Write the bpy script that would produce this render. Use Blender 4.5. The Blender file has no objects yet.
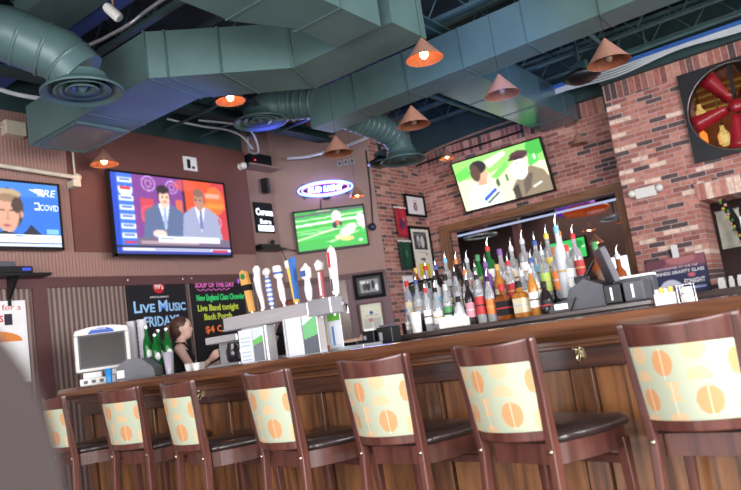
import bpy, bmesh, math, random
import numpy as np
from mathutils import Vector, Matrix

# ------------------------------------------------------------------ camera, world, light, exposure
scn = bpy.context.scene
COL = scn.collection
random.seed(7)
PI = math.pi

cam_d = bpy.data.cameras.new('camera')
cam = bpy.data.objects.new('camera', cam_d); COL.objects.link(cam)
cam_d.sensor_width = 36.0
cam_d.lens = 36.0 * 696.0 / 741.0
cam_d.clip_start = 0.05
cam.matrix_world = Matrix(((0.78856403, 0.19437951, 0.58342384, 0.0),
                           (0.5980205, -0.02129621, -0.80119782, 0.0),
                           (-0.14331172, 0.9806952, -0.13303635, 1.175),
                           (0, 0, 0, 1)))
cam_d.dof.use_dof = True
cam_d.dof.focus_distance = 4.6
cam_d.dof.aperture_fstop = 2.2
scn.camera = cam

scn.view_settings.view_transform = 'Standard'
scn.view_settings.look = 'None'
scn.view_settings.gamma = 1.0
scn.view_settings.use_curve_mapping = False
scn.view_settings.exposure = 0.42

wd = bpy.data.worlds.new('daylight'); scn.world = wd; wd.use_nodes = True
bg = wd.node_tree.nodes['Background']
bg.inputs[0].default_value = (0.75, 0.86, 1.0, 1); bg.inputs[1].default_value = 1.0


def area(name, loc, target, sx, sy, power, color):
    ld = bpy.data.lights.new(name, 'AREA'); ld.shape = 'RECTANGLE'
    ld.size = sx; ld.size_y = sy; ld.energy = power; ld.color = color
    o = bpy.data.objects.new(name, ld); COL.objects.link(o)
    o.location = loc
    o.rotation_euler = (Vector(target) - Vector(loc)).to_track_quat('-Z', 'Y').to_euler()
    return o


# daylight through the big street windows behind and to the right of the camera
area('window_daylight_rear', (-1.6, -2.9, 1.7), (-2.6, 6.0, 1.9), 8.0, 2.4, 430, (1.0, 0.97, 0.95))
area('window_daylight_right', (3.9, 3.0, 1.7), (-4.0, 4.2, 1.9), 8.0, 2.4, 760, (1.0, 0.98, 0.97))
# helper for the added coloured spots


def spot(name, loc, target, power, color, deg, blend=0.9, size=0.1):
    ld = bpy.data.lights.new(name, 'SPOT'); ld.energy = power; ld.color = color; ld.spot_size = math.radians(deg)
    ld.spot_blend = blend; ld.shadow_soft_size = size
    o = bpy.data.objects.new(name, ld); COL.objects.link(o); o.location = loc
    o.rotation_euler = (Vector(target) - Vector(loc)).to_track_quat('-Z', 'Y').to_euler()
    return o


# invented blue and violet spots, added to tint the ducts and roof deck
spot('added_blue_spot', (-4.2, 4.7, 2.2), (-4.45, 3.4, 3.3), 110, (0.12, 0.16, 1.0), 50)
spot('added_blue_spot_middle', (-1.2, 3.2, 2.2), (-2.5, 5.65, 3.45), 260, (0.2, 0.36, 1.0), 34)
spot('added_blue_spot_branch', (-1.6, 4.6, 2.4), (-3.1, 6.9, 3.6), 150, (0.3, 0.5, 1.0), 30)
spot('added_violet_spot', (-5.5, 5.0, 2.9), (-4.9, 6.6, 4.5), 260, (0.14, 0.12, 1.0), 44)
area('mirror_room_light', (-3.6, 11.4, 2.95), (-3.6, 11.4, 0.0), 2.5, 1.0, 22, (1.0, 0.85, 0.7))  # area light inside the room that stands in for the mirror reflection

# ------------------------------------------------------------------ helpers: colour and materials


def lin(c):
    return tuple(((v / 255.0) / 12.92 if v / 255.0 <= 0.04045 else ((v / 255.0 + 0.055) / 1.055) ** 2.4) for v in c)


MATS = {}


def mat(name, rgb, rough=0.5, metal=0.0, var=0.12, scale=8.0, bump=0.0, spec=0.5, trans=0.0, emit=None, es=0.0,
        stretch=(1, 1, 1), rgb2=None, ior=1.45, coat=0.0):
    if name in MATS:
        return MATS[name]
    m = bpy.data.materials.new(name); m.use_nodes = True
    nt = m.node_tree; b = nt.nodes['Principled BSDF']
    c = lin(rgb)
    c2 = lin(rgb2) if rgb2 else tuple(v * (1 - var * 1.6) for v in c)
    c1 = c if rgb2 else tuple(min(1, v * (1 + var)) for v in c)
    tc = nt.nodes.new('ShaderNodeTexCoord'); mp = nt.nodes.new('ShaderNodeMapping')
    mp.inputs['Scale'].default_value = stretch
    nz = nt.nodes.new('ShaderNodeTexNoise'); nz.inputs['Scale'].default_value = scale
    nz.inputs['Detail'].default_value = 4
    mx = nt.nodes.new('ShaderNodeMix'); mx.data_type = 'RGBA'
    mx.inputs[6].default_value = (*c1, 1); mx.inputs[7].default_value = (*c2, 1)
    nt.links.new(tc.outputs['Object'], mp.inputs[0]); nt.links.new(mp.outputs[0], nz.inputs['Vector'])
    rp = nt.nodes.new('ShaderNodeMapRange'); rp.inputs[1].default_value = 0.3; rp.inputs[2].default_value = 0.7
    nt.links.new(nz.outputs[0], rp.inputs[0]); nt.links.new(rp.outputs[0], mx.inputs[0])
    nt.links.new(mx.outputs[2], b.inputs['Base Color'])
    b.inputs['Roughness'].default_value = rough; b.inputs['Metallic'].default_value = metal
    b.inputs['Specular IOR Level'].default_value = spec
    b.inputs['Transmission Weight'].default_value = trans; b.inputs['IOR'].default_value = ior
    b.inputs['Coat Weight'].default_value = coat
    if bump:
        bp = nt.nodes.new('ShaderNodeBump'); bp.inputs['Strength'].default_value = bump
        bp.inputs['Distance'].default_value = 0.01
        nt.links.new(nz.outputs[0], bp.inputs['Height']); nt.links.new(bp.outputs[0], b.inputs['Normal'])
    if emit:
        b.inputs['Emission Color'].default_value = (*lin(emit), 1); b.inputs['Emission Strength'].default_value = es
    MATS[name] = m
    return m


def brick_mat(name, axis, soldier=False, pale=0.0):
    """bricks laid in world metres; axis 'x' or 'y' runs along the wall"""
    m = bpy.data.materials.new(name); m.use_nodes = True
    nt = m.node_tree; L = nt.links; b = nt.nodes['Principled BSDF']
    tc = nt.nodes.new('ShaderNodeTexCoord'); sp = nt.nodes.new('ShaderNodeSeparateXYZ')
    cb = nt.nodes.new('ShaderNodeCombineXYZ')
    L.new(tc.outputs['Object'], sp.inputs[0])
    u = sp.outputs[0] if axis == 'x' else sp.outputs[1]
    if soldier:
        L.new(sp.outputs[2], cb.inputs[0]); L.new(u, cb.inputs[1])
    else:
        L.new(u, cb.inputs[0]); L.new(sp.outputs[2], cb.inputs[1])
    wz = nt.nodes.new('ShaderNodeTexNoise'); wz.inputs['Scale'].default_value = 9; wz.inputs['Detail'].default_value = 2
    L.new(tc.outputs['Object'], wz.inputs['Vector'])
    wsc = nt.nodes.new('ShaderNodeVectorMath'); wsc.operation = 'SCALE'; wsc.inputs[3].default_value = 0.012
    L.new(wz.outputs['Color'], wsc.inputs[0])
    ad = nt.nodes.new('ShaderNodeVectorMath'); ad.operation = 'ADD'
    L.new(cb.outputs[0], ad.inputs[0]); L.new(wsc.outputs[0], ad.inputs[1])
    bt = nt.nodes.new('ShaderNodeTexBrick')
    bt.inputs['Scale'].default_value = 1.0
    bt.inputs['Brick Width'].default_value = 0.195; bt.inputs['Row Height'].default_value = 0.059
    bt.inputs['Mortar Size'].default_value = 0.0055; bt.inputs['Mortar Smooth'].default_value = 0.2
    if soldier:
        bt.offset = 0.0
        bt.inputs['Row Height'].default_value = 0.075; bt.inputs['Brick Width'].default_value = 0.6
    bt.inputs['Color1'].default_value = (0, 0, 0, 1); bt.inputs['Color2'].default_value = (1, 1, 1, 1)
    bt.inputs['Mortar'].default_value = (0.5, 0.5, 0.5, 1)
    L.new(ad.outputs[0], bt.inputs['Vector'])
    rp = nt.nodes.new('ShaderNodeValToRGB'); cr = rp.color_ramp; cr.interpolation = 'CONSTANT'
    stops = [(0.0, (84, 68, 72)), (0.14, (164, 108, 100)), (0.3, (138, 88, 84)), (0.45, (178, 126, 118)),
             (0.6, (148, 100, 94)), (0.72, (170, 114, 106)), (0.84, (190, 142, 132)), (0.93, (112, 90, 92))]
    if pale:
        stops = stops[:-1] + [(0.90, (214, 192, 182))]
        stops = [(p_, tuple(min(255, int(v_ * 1.05 + 4)) for v_ in c_)) for p_, c_ in stops]; stops[0] = (0.0, (92, 76, 80))
    while len(cr.elements) < len(stops):
        cr.elements.new(0.5)
    for e, (p, c) in zip(cr.elements, stops):
        e.position = p
    for e, (p, c) in zip(cr.elements, stops):
        e.color = (*lin((c[0], c[1] * 0.97, c[2] * 0.93)), 1)
    L.new(bt.outputs['Color'], rp.inputs[0])
    nz = nt.nodes.new('ShaderNodeTexNoise'); nz.inputs['Scale'].default_value = 22; nz.inputs['Detail'].default_value = 7
    L.new(tc.outputs['Object'], nz.inputs['Vector'])
    mv = nt.nodes.new('ShaderNodeMix'); mv.data_type = 'RGBA'; mv.blend_type = 'MULTIPLY'; mv.inputs[0].default_value = 0.75
    L.new(rp.outputs[0], mv.inputs[6]); L.new(nz.outputs[0], mv.inputs[7])
    br = nt.nodes.new('ShaderNodeMix'); br.data_type = 'RGBA'; br.blend_type = 'MULTIPLY'; br.inputs[0].default_value = 1
    br.inputs[7].default_value = (1.7, 1.66, 1.66, 1)
    L.new(mv.outputs[2], br.inputs[6])
    mm = nt.nodes.new('ShaderNodeMix'); mm.data_type = 'RGBA'
    L.new(bt.outputs['Fac'], mm.inputs[0]); L.new(br.outputs[2], mm.inputs[6])
    mm.inputs[7].default_value = (*lin((188, 168, 166)), 1)
    L.new(mm.outputs[2], b.inputs['Base Color'])
    b.inputs['Roughness'].default_value = 0.85
    bp = nt.nodes.new('ShaderNodeBump'); bp.invert = True
    bp.inputs['Strength'].default_value = 0.7; bp.inputs['Distance'].default_value = 0.01
    L.new(bt.outputs['Fac'], bp.inputs['Height']); L.new(bp.outputs[0], b.inputs['Normal'])
    MATS[name] = m
    return m


def wood_mat(name, dark, light, axis='z', scale=3.0, rough=0.3, coat=0.3, stretch=12.0):
    m = bpy.data.materials.new(name); m.use_nodes = True
    nt = m.node_tree; L = nt.links; b = nt.nodes['Principled BSDF']
    tc = nt.nodes.new('ShaderNodeTexCoord'); mp = nt.nodes.new('ShaderNodeMapping')
    s = [stretch] * 3; s['xyz'.index(axis)] = 0.8
    mp.inputs['Scale'].default_value = s
    L.new(tc.outputs['Object'], mp.inputs[0])
    nz = nt.nodes.new('ShaderNodeTexNoise'); nz.inputs['Scale'].default_value = scale
    nz.inputs['Detail'].default_value = 6; nz.inputs['Distortion'].default_value = 0.8
    L.new(mp.outputs[0], nz.inputs['Vector'])
    rp = nt.nodes.new('ShaderNodeValToRGB'); cr = rp.color_ramp
    cr.elements[0].position = 0.32; cr.elements[0].color = (*lin(dark), 1)
    cr.elements[1].position = 0.68; cr.elements[1].color = (*lin(light), 1)
    L.new(nz.outputs[0], rp.inputs[0]); L.new(rp.outputs[0], b.inputs['Base Color'])
    b.inputs['Roughness'].default_value = rough; b.inputs['Coat Weight'].default_value = coat
    b.inputs['Coat Roughness'].default_value = 0.15
    MATS[name] = m
    return m


def ribbed_mat(name, rgb, rgb2, pitch, axis='y', rough=0.6, metal=0.0, strength=0.8):
    m = bpy.data.materials.new(name); m.use_nodes = True
    nt = m.node_tree; L = nt.links; b = nt.nodes['Principled BSDF']
    tc = nt.nodes.new('ShaderNodeTexCoord')
    wv = nt.nodes.new('ShaderNodeTexWave'); wv.wave_type = 'BANDS'; wv.bands_direction = axis.upper()
    wv.inputs['Scale'].default_value = 1.0 / pitch / 3.1831 * 1.0
    wv.inputs['Distortion'].default_value = 0.0
    L.new(tc.outputs['Object'], wv.inputs['Vector'])
    mx = nt.nodes.new('ShaderNodeMix'); mx.data_type = 'RGBA'
    mx.inputs[6].default_value = (*lin(rgb2), 1); mx.inputs[7].default_value = (*lin(rgb), 1)
    L.new(wv.outputs[1], mx.inputs[0]); L.new(mx.outputs[2], b.inputs['Base Color'])
    b.inputs['Roughness'].default_value = rough; b.inputs['Metallic'].default_value = metal
    bp = nt.nodes.new('ShaderNodeBump'); bp.inputs['Strength'].default_value = strength
    bp.inputs['Distance'].default_value = 0.01
    L.new(wv.outputs[1], bp.inputs['Height']); L.new(bp.outputs[0], b.inputs['Normal'])
    MATS[name] = m
    return m


def attr_mat(name, emission=0.0, rough=0.6):
    if name in MATS:
        return MATS[name]
    m = bpy.data.materials.new(name); m.use_nodes = True
    nt = m.node_tree; b = nt.nodes['Principled BSDF']
    at = nt.nodes.new('ShaderNodeAttribute'); at.attribute_name = 'Col'
    b.inputs['Roughness'].default_value = rough
    if emission:
        b.inputs['Base Color'].default_value = (0.02, 0.02, 0.02, 1)
        b.inputs['Emission Strength'].default_value = emission
        nt.links.new(at.outputs[0], b.inputs['Emission Color'])
    else:
        nt.links.new(at.outputs[0], b.inputs['Base Color'])
    MATS[name] = m
    return m


# ------------------------------------------------------------------ helpers: mesh building
class MB:
    def __init__(s):
        s.v = []; s.f = []; s.sm = []

    def add(s, vs, fs, smooth=False, M=None):
        o = len(s.v)
        for p in vs:
            p = Vector(p)
            if M is not None:
                p = M @ p
            s.v.append(tuple(p))
        for f in fs:
            s.f.append(tuple(i + o for i in f)); s.sm.append(smooth)
        return s

    def box(s, x0, x1, y0, y1, z0, z1, M=None):
        vs = [(x0, y0, z0), (x1, y0, z0), (x1, y1, z0), (x0, y1, z0), (x0, y0, z1), (x1, y0, z1), (x1, y1, z1), (x0, y1, z1)]
        return s.add(vs, [(3, 2, 1, 0), (4, 5, 6, 7), (0, 1, 5, 4), (1, 2, 6, 5), (2, 3, 7, 6), (3, 0, 4, 7)], False, M)

    def prism(s, poly, z0, z1, M=None, smooth=False):
        n = len(poly)
        a = sum(poly[i][0] * poly[(i + 1) % n][1] - poly[(i + 1) % n][0] * poly[i][1] for i in range(n))
        if a < 0:
            poly = poly[::-1]
        vs = [(p[0], p[1], z0) for p in poly] + [(p[0], p[1], z1) for p in poly]
        s.add(vs, [tuple(range(n - 1, -1, -1)), tuple(range(n, 2 * n))], False, M)
        return s.add(vs, [(i, (i + 1) % n, n + (i + 1) % n, n + i) for i in range(n)], smooth, M)

    def lathe(s, prof, n=16, M=None, cap0=True, cap1=True, smooth=True, sx=1.0, sy=1.0):
        vs = []
        for r, z in prof:
            for k in range(n):
                a = 2 * PI * k / n
                vs.append((r * math.cos(a) * sx, r * math.sin(a) * sy, z))
        fs = []
        for j in range(len(prof) - 1):
            for k in range(n):
                k2 = (k + 1) % n
                fs.append((j * n + k, j * n + k2, (j + 1) * n + k2, (j + 1) * n + k))
        s.add(vs, fs, smooth, M)
        if cap0 and prof[0][0] > 1e-6:
            s.add([vs[k] for k in range(n)], [tuple(range(n - 1, -1, -1))], False, M)
        if cap1 and prof[-1][0] > 1e-6:
            s.add([vs[(len(prof) - 1) * n + k] for k in range(n)], [tuple(range(n))], False, M)
        return s

    def tube(s, pts, r, n=8, M=None, closed=False):
        pts = [Vector(p) for p in pts]
        rs = r if isinstance(r, (list, tuple)) else [r] * len(pts)
        m = len(pts); rings = []
        up = None
        for i, p in enumerate(pts):
            if closed:
                t = (pts[(i + 1) % m] - pts[i - 1])
            elif i == 0:
                t = pts[1] - p
            elif i == m - 1:
                t = p - pts[i - 1]
            else:
                t = (pts[i + 1] - p).normalized() + (p - pts[i - 1]).normalized()
            t.normalize()
            if up is None:
                up = Vector((0, 0, 1)) if abs(t.z) < 0.9 else Vector((1, 0, 0))
            a = up - t * up.dot(t)
            if a.length < 1e-5:
                a = t.orthogonal()
            a.normalize(); up = a
            b = t.cross(a)
            rings.append([p + (a * math.cos(2 * PI * k / n) + b * math.sin(2 * PI * k / n)) * rs[i] for k in range(n)])
        vs = [v for rg in rings for v in rg]; fs = []
        for i in range(m if closed else m - 1):
            j = (i + 1) % m
            for k in range(n):
                k2 = (k + 1) % n
                fs.append((i * n + k, i * n + k2, j * n + k2, j * n + k))
        s.add(vs, fs, True, M)
        if not closed:
            s.add(rings[0], [tuple(range(n - 1, -1, -1))], False, M)
            s.add(rings[-1], [tuple(range(n))], False, M)
        return s

    def ball(s, c, rx, ry, rz, n=12, m=8, M=None):
        prof = []
        vs = []
        for j in range(m + 1):
            th = PI * j / m
            for k in range(n):
                a = 2 * PI * k / n
                vs.append((c[0] + rx * math.sin(th) * math.cos(a), c[1] + ry * math.sin(th) * math.sin(a), c[2] - rz * math.cos(th)))
        fs = [(j * n + k, j * n + (k + 1) % n, (j + 1) * n + (k + 1) % n, (j + 1) * n + k) for j in range(m) for k in range(n)]
        return s.add(vs, fs, True, M)

    def build(s, name, m, parent=None, bevel=0.0, seg=2):
        me = bpy.data.meshes.new(name)
        me.from_pydata(s.v, [], s.f)
        me.polygons.foreach_set('use_smooth', s.sm)
        me.materials.append(m); me.validate(); me.update()
        o = bpy.data.objects.new(name, me); COL.objects.link(o)
        if parent is not None:
            o.parent = parent
        if bevel:
            bv = o.modifiers.new('bevel', 'BEVEL'); bv.width = bevel; bv.segments = seg; bv.limit_method = 'ANGLE'
            bv.angle_limit = math.radians(50)
        return o


def tag(o, label, cat, group=None, kind=None):
    o['label'] = label; o['category'] = cat
    if group: o['group'] = group
    if kind: o['kind'] = kind
    return o


def empty(name, loc, rz=0.0, label=None, cat=None, group=None):
    o = bpy.data.objects.new(name, None); COL.objects.link(o)
    o.location = loc; o.rotation_euler = (0, 0, rz); o.empty_display_size = 0.05
    if label: tag(o, label, cat, group)
    return o


def struct(o):
    o['kind'] = 'structure'
    return o


def copy_tree(o, parent=None):
    c = o.copy(); COL.objects.link(c)
    if parent is not None: c.parent = parent
    for ch in list(o.children):
        copy_tree(ch, c)
    return c


def relabel(o, label, cat=None, group=None):
    o['label'] = label
    if cat: o['category'] = cat
    if group: o['group'] = group
    return o


FONT = None


def text(name, s, size, m, parent, loc, rot=(PI / 2, 0, 0), depth=0.001, sx=1.0, align='LEFT', shear=0.0, bold=0.0, fit=None):
    cu = bpy.data.curves.new(name, 'FONT'); cu.body = s; cu.size = size; cu.extrude = depth
    cu.align_x = align; cu.shear = shear; cu.offset = bold; cu.resolution_u = 2
    t = bpy.data.objects.new(name, cu); COL.objects.link(t)
    bpy.context.view_layer.update()
    me = bpy.data.meshes.new_from_object(t.evaluated_get(bpy.context.evaluated_depsgraph_get()))
    bpy.data.objects.remove(t)
    me.name = name
    if fit:
        xs = [v.co.x for v in me.vertices]; w = max(xs) - min(xs)
        if w > 0: sx = fit / w
    me.materials.clear(); me.materials.append(m)
    o = bpy.data.objects.new(name, me); COL.objects.link(o)
    o.parent = parent; o.location = loc; o.rotation_euler = rot; o.scale = (sx, 1, 1)
    return o


class Canvas:
    """small picture painted on the cells of a fine mesh grid (a screen image, a fabric print)"""
    def __init__(s, w, h, c):
        s.w, s.h = w, h
        s.a = np.zeros((h, w, 3)); s.a[:] = np.array(c) / 255.0
        yy, xx = np.mgrid[0:h, 0:w]
        s.x = (xx + 0.5) / w; s.y = (yy + 0.5) / h          # y runs down from the top

    def put(s, mask, c, al=1.0):
        s.a[mask] = s.a[mask] * (1 - al) + np.array(c) / 255.0 * al

    def rect(s, x0, y0, x1, y1, c, al=1.0):
        s.put((s.x >= x0) & (s.x < x1) & (s.y >= y0) & (s.y < y1), c, al)

    def ell(s, cx, cy, rx, ry, c, al=1.0, rot=0.0, ylo=-9, yhi=9, hole=0.0):
        asp = s.w / s.h
        dx = (s.x - cx) * asp; dy = s.y - cy
        u = (dx * math.cos(rot) + dy * math.sin(rot)) / (rx * asp); v = (-dx * math.sin(rot) + dy * math.cos(rot)) / ry
        q = u * u + v * v
        s.put((q <= 1) & (q >= hole) & (s.y > ylo) & (s.y < yhi), c, al)

    def poly(s, pts, c, al=1.0):
        ins = np.zeros(s.x.shape, bool); n = len(pts); j = n - 1
        for i in range(n):
            xi, yi = pts[i]; xj, yj = pts[j]
            if yi != yj:
                ins ^= ((yi > s.y) != (yj > s.y)) & (s.x < (xj - xi) * (s.y - yi) / (yj - yi) + xi)
            j = i
        s.put(ins, c, al)

    def blur(s, k=1):
        for _ in range(k):
            p = np.pad(s.a, ((1, 1), (1, 1), (0, 0)), 'edge')
            s.a = (p[1:-1, 1:-1] * 2 + p[:-2, 1:-1] + p[2:, 1:-1] + p[1:-1, :-2] + p[1:-1, 2:]) / 6.0

    def noise(s, amt, seed=1):
        r = np.random.RandomState(seed); s.a = np.clip(s.a + (r.rand(s.h, s.w, 1) - 0.5) * amt, 0, 1)


def picture(name, cv, W, H, m, parent, fn=None, loc=(0, 0, 0)):
    """grid in the local XZ plane facing -Y; fn(u, v) -> point overrides the flat layout"""
    w, h = cv.w, cv.h
    vs = []
    for j in range(h + 1):
        for i in range(w + 1):
            u, v = i / w, j / h
            vs.append(fn(u, v) if fn else ((u - 0.5) * W, 0, H * (0.5 - v)))
    fs = [(j * (w + 1) + i, (j + 1) * (w + 1) + i, (j + 1) * (w + 1) + i + 1, j * (w + 1) + i + 1) for j in range(h) for i in range(w)]
    me = bpy.data.meshes.new(name); me.from_pydata(vs, [], fs); me.update()
    if fn: me.polygons.foreach_set('use_smooth', [True] * len(fs))
    at = me.color_attributes.new('Col', 'FLOAT_COLOR', 'CORNER')
    c = cv.a.reshape(-1, 3)
    c = np.where(c <= 0.04045, c / 12.92, ((c + 0.055) / 1.055) ** 2.4)
    c = np.concatenate([c, np.ones((len(c), 1))], 1)
    at.data.foreach_set('color', np.repeat(c, 4, axis=0).ravel())
    me.materials.append(m)
    o = bpy.data.objects.new(name, me); COL.objects.link(o); o.parent = parent; o.location = loc
    return o


# ------------------------------------------------------------------ materials
M_TEAL = mat('teal_duct_paint', (80, 104, 104), 0.42, 0.0, 0.10, 2.5, spec=0.5, bump=0.15)
M_TEAL2 = mat('teal_round_duct_paint', (74, 98, 100), 0.38, 0.1, 0.08, 3)
M_TEALDARK = mat('dark_teal_paint', (46, 70, 72), 0.6, 0, 0.2, 3)
M_DECK = mat('ceiling_deck_paint', (44, 60, 66), 0.7, 0, 0.3, 2)
M_JOIST = mat('joist_paint', (72, 98, 100), 0.55, 0, 0.2, 4)
M_GRILLE = ribbed_mat('grille_metal', (150, 140, 138), (96, 90, 92), 0.018, 'x', 0.5, 0.2)
M_WALL = ribbed_mat('brown_ribbed_wall', (160, 124, 116), (148, 113, 106), 0.035, 'y', 0.7, 0.0, 0.25)
M_WALLD = mat('brown_plain_wall', (154, 126, 120), 0.7, 0, 0.05, 3)
M_PANEL = mat('dark_wall_panel', (112, 70, 66), 0.55, 0, 0.06, 2)
M_BAND = mat('wall_band_trim', (92, 60, 62), 0.5, 0, 0.08, 4)
M_BANDV = mat('mauve_lower_wall', (122, 96, 102), 0.6, 0, 0.06, 3)
M_CORR = ribbed_mat('corrugated_metal', (134, 112, 106), (104, 84, 80), 0.052, 'y', 0.5, 0.1, 0.7)
M_FLOOR = wood_mat('floor_boards', (36, 26, 22), (62, 46, 38), 'x', 2, 0.4, 0.2)
M_PLAIN = mat('plain_plaster', (120, 104, 96), 0.8, 0, 0.05, 2)
M_BRX = brick_mat('brick_back', 'x')
M_BRY = brick_mat('brick_return', 'y')
M_BRP = brick_mat('brick_pier', 'x', False, 1)
M_SOLX = brick_mat('brick_soldier_back', 'x', True)
M_SOLP = brick_mat('brick_soldier_pier', 'x', True, 1)
M_BARW = wood_mat('bar_panel_wood', (76, 46, 28), (152, 100, 60), 'z', 1.6, 0.35, 0.4)
M_BARD = wood_mat('bar_dark_wood', (52, 30, 26), (88, 54, 42), 'x', 1.6, 0.25, 0.6)
M_BARE = wood_mat('bar_edge_wood', (76, 44, 30), (130, 84, 58), 'x', 1.5, 0.2, 0.7)
M_BARTOP = wood_mat('bar_top_wood', (70, 46, 50), (118, 84, 84), 'x', 3, 0.12, 0.8)
M_STOOL = wood_mat('stool_wood', (74, 40, 36), (106, 62, 52), 'z', 1.5, 0.28, 0.5)
M_LEATH = mat('black_brown_leather', (52, 40, 38), 0.28, 0, 0.15, 20, bump=0.1, coat=0.3)
M_BRASS = mat('brass', (206, 192, 164), 0.3, 1.0, 0.05)
M_STEEL = mat('brushed_steel', (222, 222, 226), 0.25, 0.6, 0.05, 6, stretch=(1, 1, 20))
M_STEELM = mat('matte_steel', (186, 188, 194), 0.35, 0.6, 0.05, 6)
M_CHROME = mat('chrome', (225, 225, 228), 0.12, 1.0, 0.02)
M_BLACK = mat('black_plastic', (22, 22, 25), 0.4, 0, 0.2)
M_BLACKM = mat('black_matte', (18, 18, 20), 0.8, 0, 0.2)
M_GREY = mat('dark_grey_plastic', (84, 84, 92), 0.45, 0, 0.1)
M_WHITE = mat('white_plastic', (232, 230, 226), 0.4, 0, 0.03)
M_PAPER = mat('white_paper', (238, 236, 238), 0.8, 0, 0.03)
M_COPPER = mat('copper_outside', (196, 146, 128), 0.42, 0.45, 0.12, 14, stretch=(6, 6, 1))
M_COPIN = mat('copper_inside', (206, 132, 100), 0.3, 0.8, 0.12, 14, stretch=(6, 6, 1))
M_BULB = mat('lit_bulb', (255, 220, 170), 0.4, emit=(255, 196, 130), es=22.0)
M_WOODF = wood_mat('mirror_frame_wood', (92, 60, 40), (150, 106, 72), 'x', 3, 0.5, 0.1)
M_WOODR = wood_mat('rough_post_wood', (92, 62, 44), (158, 112, 78), 'z', 3, 0.6, 0.0)
M_SLATE = mat('slate_board', (24, 22, 28), 0.6, 0, 0.25, 3)
M_DARKB = mat('mirror_and_back_room_wall', (70, 48, 46), 0.7, 0, 0.2, 1.5)
M_SKIN = mat('skin', (238, 198, 180), 0.5, 0, 0.04)
M_HAIR = mat('dark_brown_hair', (84, 54, 46), 0.45, 0, 0.2, 30)
M_SCREEN = attr_mat('tv_picture', 1.0)
M_PRINT = attr_mat('printed_picture', 0.0, 0.6)


def glow(name, rgb, s):
    return mat(name, (20, 20, 20), 0.5, emit=rgb, es=s, var=0.0)


# ------------------------------------------------------------------ the setting
ZT = 3.83       # top of the finished walls
ZC = 4.55       # roof deck
struct(MB().box(-7.2, 4.2, -3.2, 12.2, -0.1, 0.0).build('floor', M_FLOOR))
dk = MB().box(-7.2, 4.2, -3.2, 12.2, ZC, ZC + 0.1)
struct(dk.build('ceiling', M_DECK))
# left wall with band, corrugated dado and dark panel
struct(MB().box(-6.6, -6.4, -3.2, 6.27, 2.2, ZT).build('wall_left', M_WALL))
struct(MB().box(-6.6, -6.4, -3.2, 6.27, 0, 2.2).build('wall_left_lower', M_CORR))
struct(MB().box(-6.4, -6.375, 3.80, 6.27, 2.455, 3.82).build('trim_1', M_PANEL))
struct(MB().box(-6.4, -6.37, -3.0, 6.27, 2.10, 2.20).box(-6.4, -6.37, 3.335, 3.475, 0, 2.10).build('trim_2', M_BAND))
struct(MB().box(-6.75, -6.4, -3.2, 6.27, ZT, ZC).build('trim_3', M_TEALDARK))
struct(MB().box(-7.1, -6.5, 6.05, 6.27, 0, ZC).build('wall_niche_end', M_WALLD))
# niche and diagonal wall
struct(MB().box(-6.7, -6.5, 6.27, 6.95, 0, ZC).build('wall_niche', M_WALLD))
DO = Vector((-6.5, 6.875, 0)); DU = Vector((0.7191, 0.6949, 0)); DN = Vector((0.6949, -0.7191, 0)); DANG = math.atan2(DU.y, DU.x)


def dpt(s, off, z): return tuple(DO + DU * s + DN * off + Vector((0, 0, z)))


DM = Matrix.Translation(DO) @ Matrix.Rotation(DANG, 4, 'Z')
struct(MB().box(-0.1, 1.391, 0, 0.2, 2.06, ZC, DM).build('wall_diagonal', M_WALLD))
struct(MB().box(-0.1, 1.391, 0, 0.2, 0, 2.06, DM).build('wall_diagonal_lower', M_BANDV))
struct(MB().box(-0.02, 1.37, -0.03, 0, 2.02, 2.10, DM).build('trim_4', M_BAND))
# brick return, back wall left open where the framed mirror hangs, pier
struct(MB().box(-5.7, -5.5, 7.842, 9.3, 0, ZC).build('wall_return', M_BRY))
OX0, OX1, OZ1 = -5.13, -2.62, 2.585
b = MB()
b.box(-5.7, OX0, 9.1, 9.3, 0, 3.66); b.box(OX1, -2.0, 9.1, 9.3, 0, 3.66); b.box(OX0, OX1, 9.1, 9.3, OZ1, 3.66); b.box(OX0, OX1, 9.1, 9.3, 0, 0.95)
struct(b.build('wall_back', M_BRX))
struct(MB().box(-5.7, -2.0, 9.09, 9.3, 3.66, 3.87).build('wall_back_soldier', M_SOLX))
PX0, PX1, PZ1 = -1.60, 1.2, 2.20
FX, FZ, FR = -1.02, 3.16, 0.52
b = MB()
b.box(-2.42, PX0, 8.7, 9.3, 0, 3.67); b.box(PX1, 4.2, 8.7, 9.3, 0, 3.67); b.box(PX0, PX1, 8.7, 9.3, 0, 1.09)
b.box(PX0, FX - FR, 8.7, 9.3, 2.42, 3.67); b.box(FX + FR, PX1, 8.7, 9.3, 2.42, 3.67)
b.box(FX - FR, FX + FR, 8.7, 9.3, 2.42, FZ - FR); 
struct(b.build('wall_pier', M_BRP))
struct(MB().box(-2.42, 4.2, 8.69, 9.3, 3.67, 3.87).build('wall_pier_soldier', M_SOLX))
struct(MB().box(PX0 - 0.02, PX1, 8.69, 9.3, PZ1, 2.42).build('wall_pier_lintel', M_SOLP))
struct(MB().box(-5.7, 4.2, 9.0, 9.3, 3.87, ZC).box(-2.42, 4.2, 8.6, 9.0, 3.87, 4.12).build('trim_5', M_TEALDARK))
struct(MB().box(4.0, 4.2, -3.2, 9.0, 0, 0.7).box(4.0, 4.2, -3.2, 9.0, 3.0, ZC).box(4.0, 4.2, 7.2, 9.0, 0.7, 3.0).box(4.0, 4.2, -3.2, -1.2, 0.7, 3.0).build('wall_right', M_PLAIN))
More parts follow.
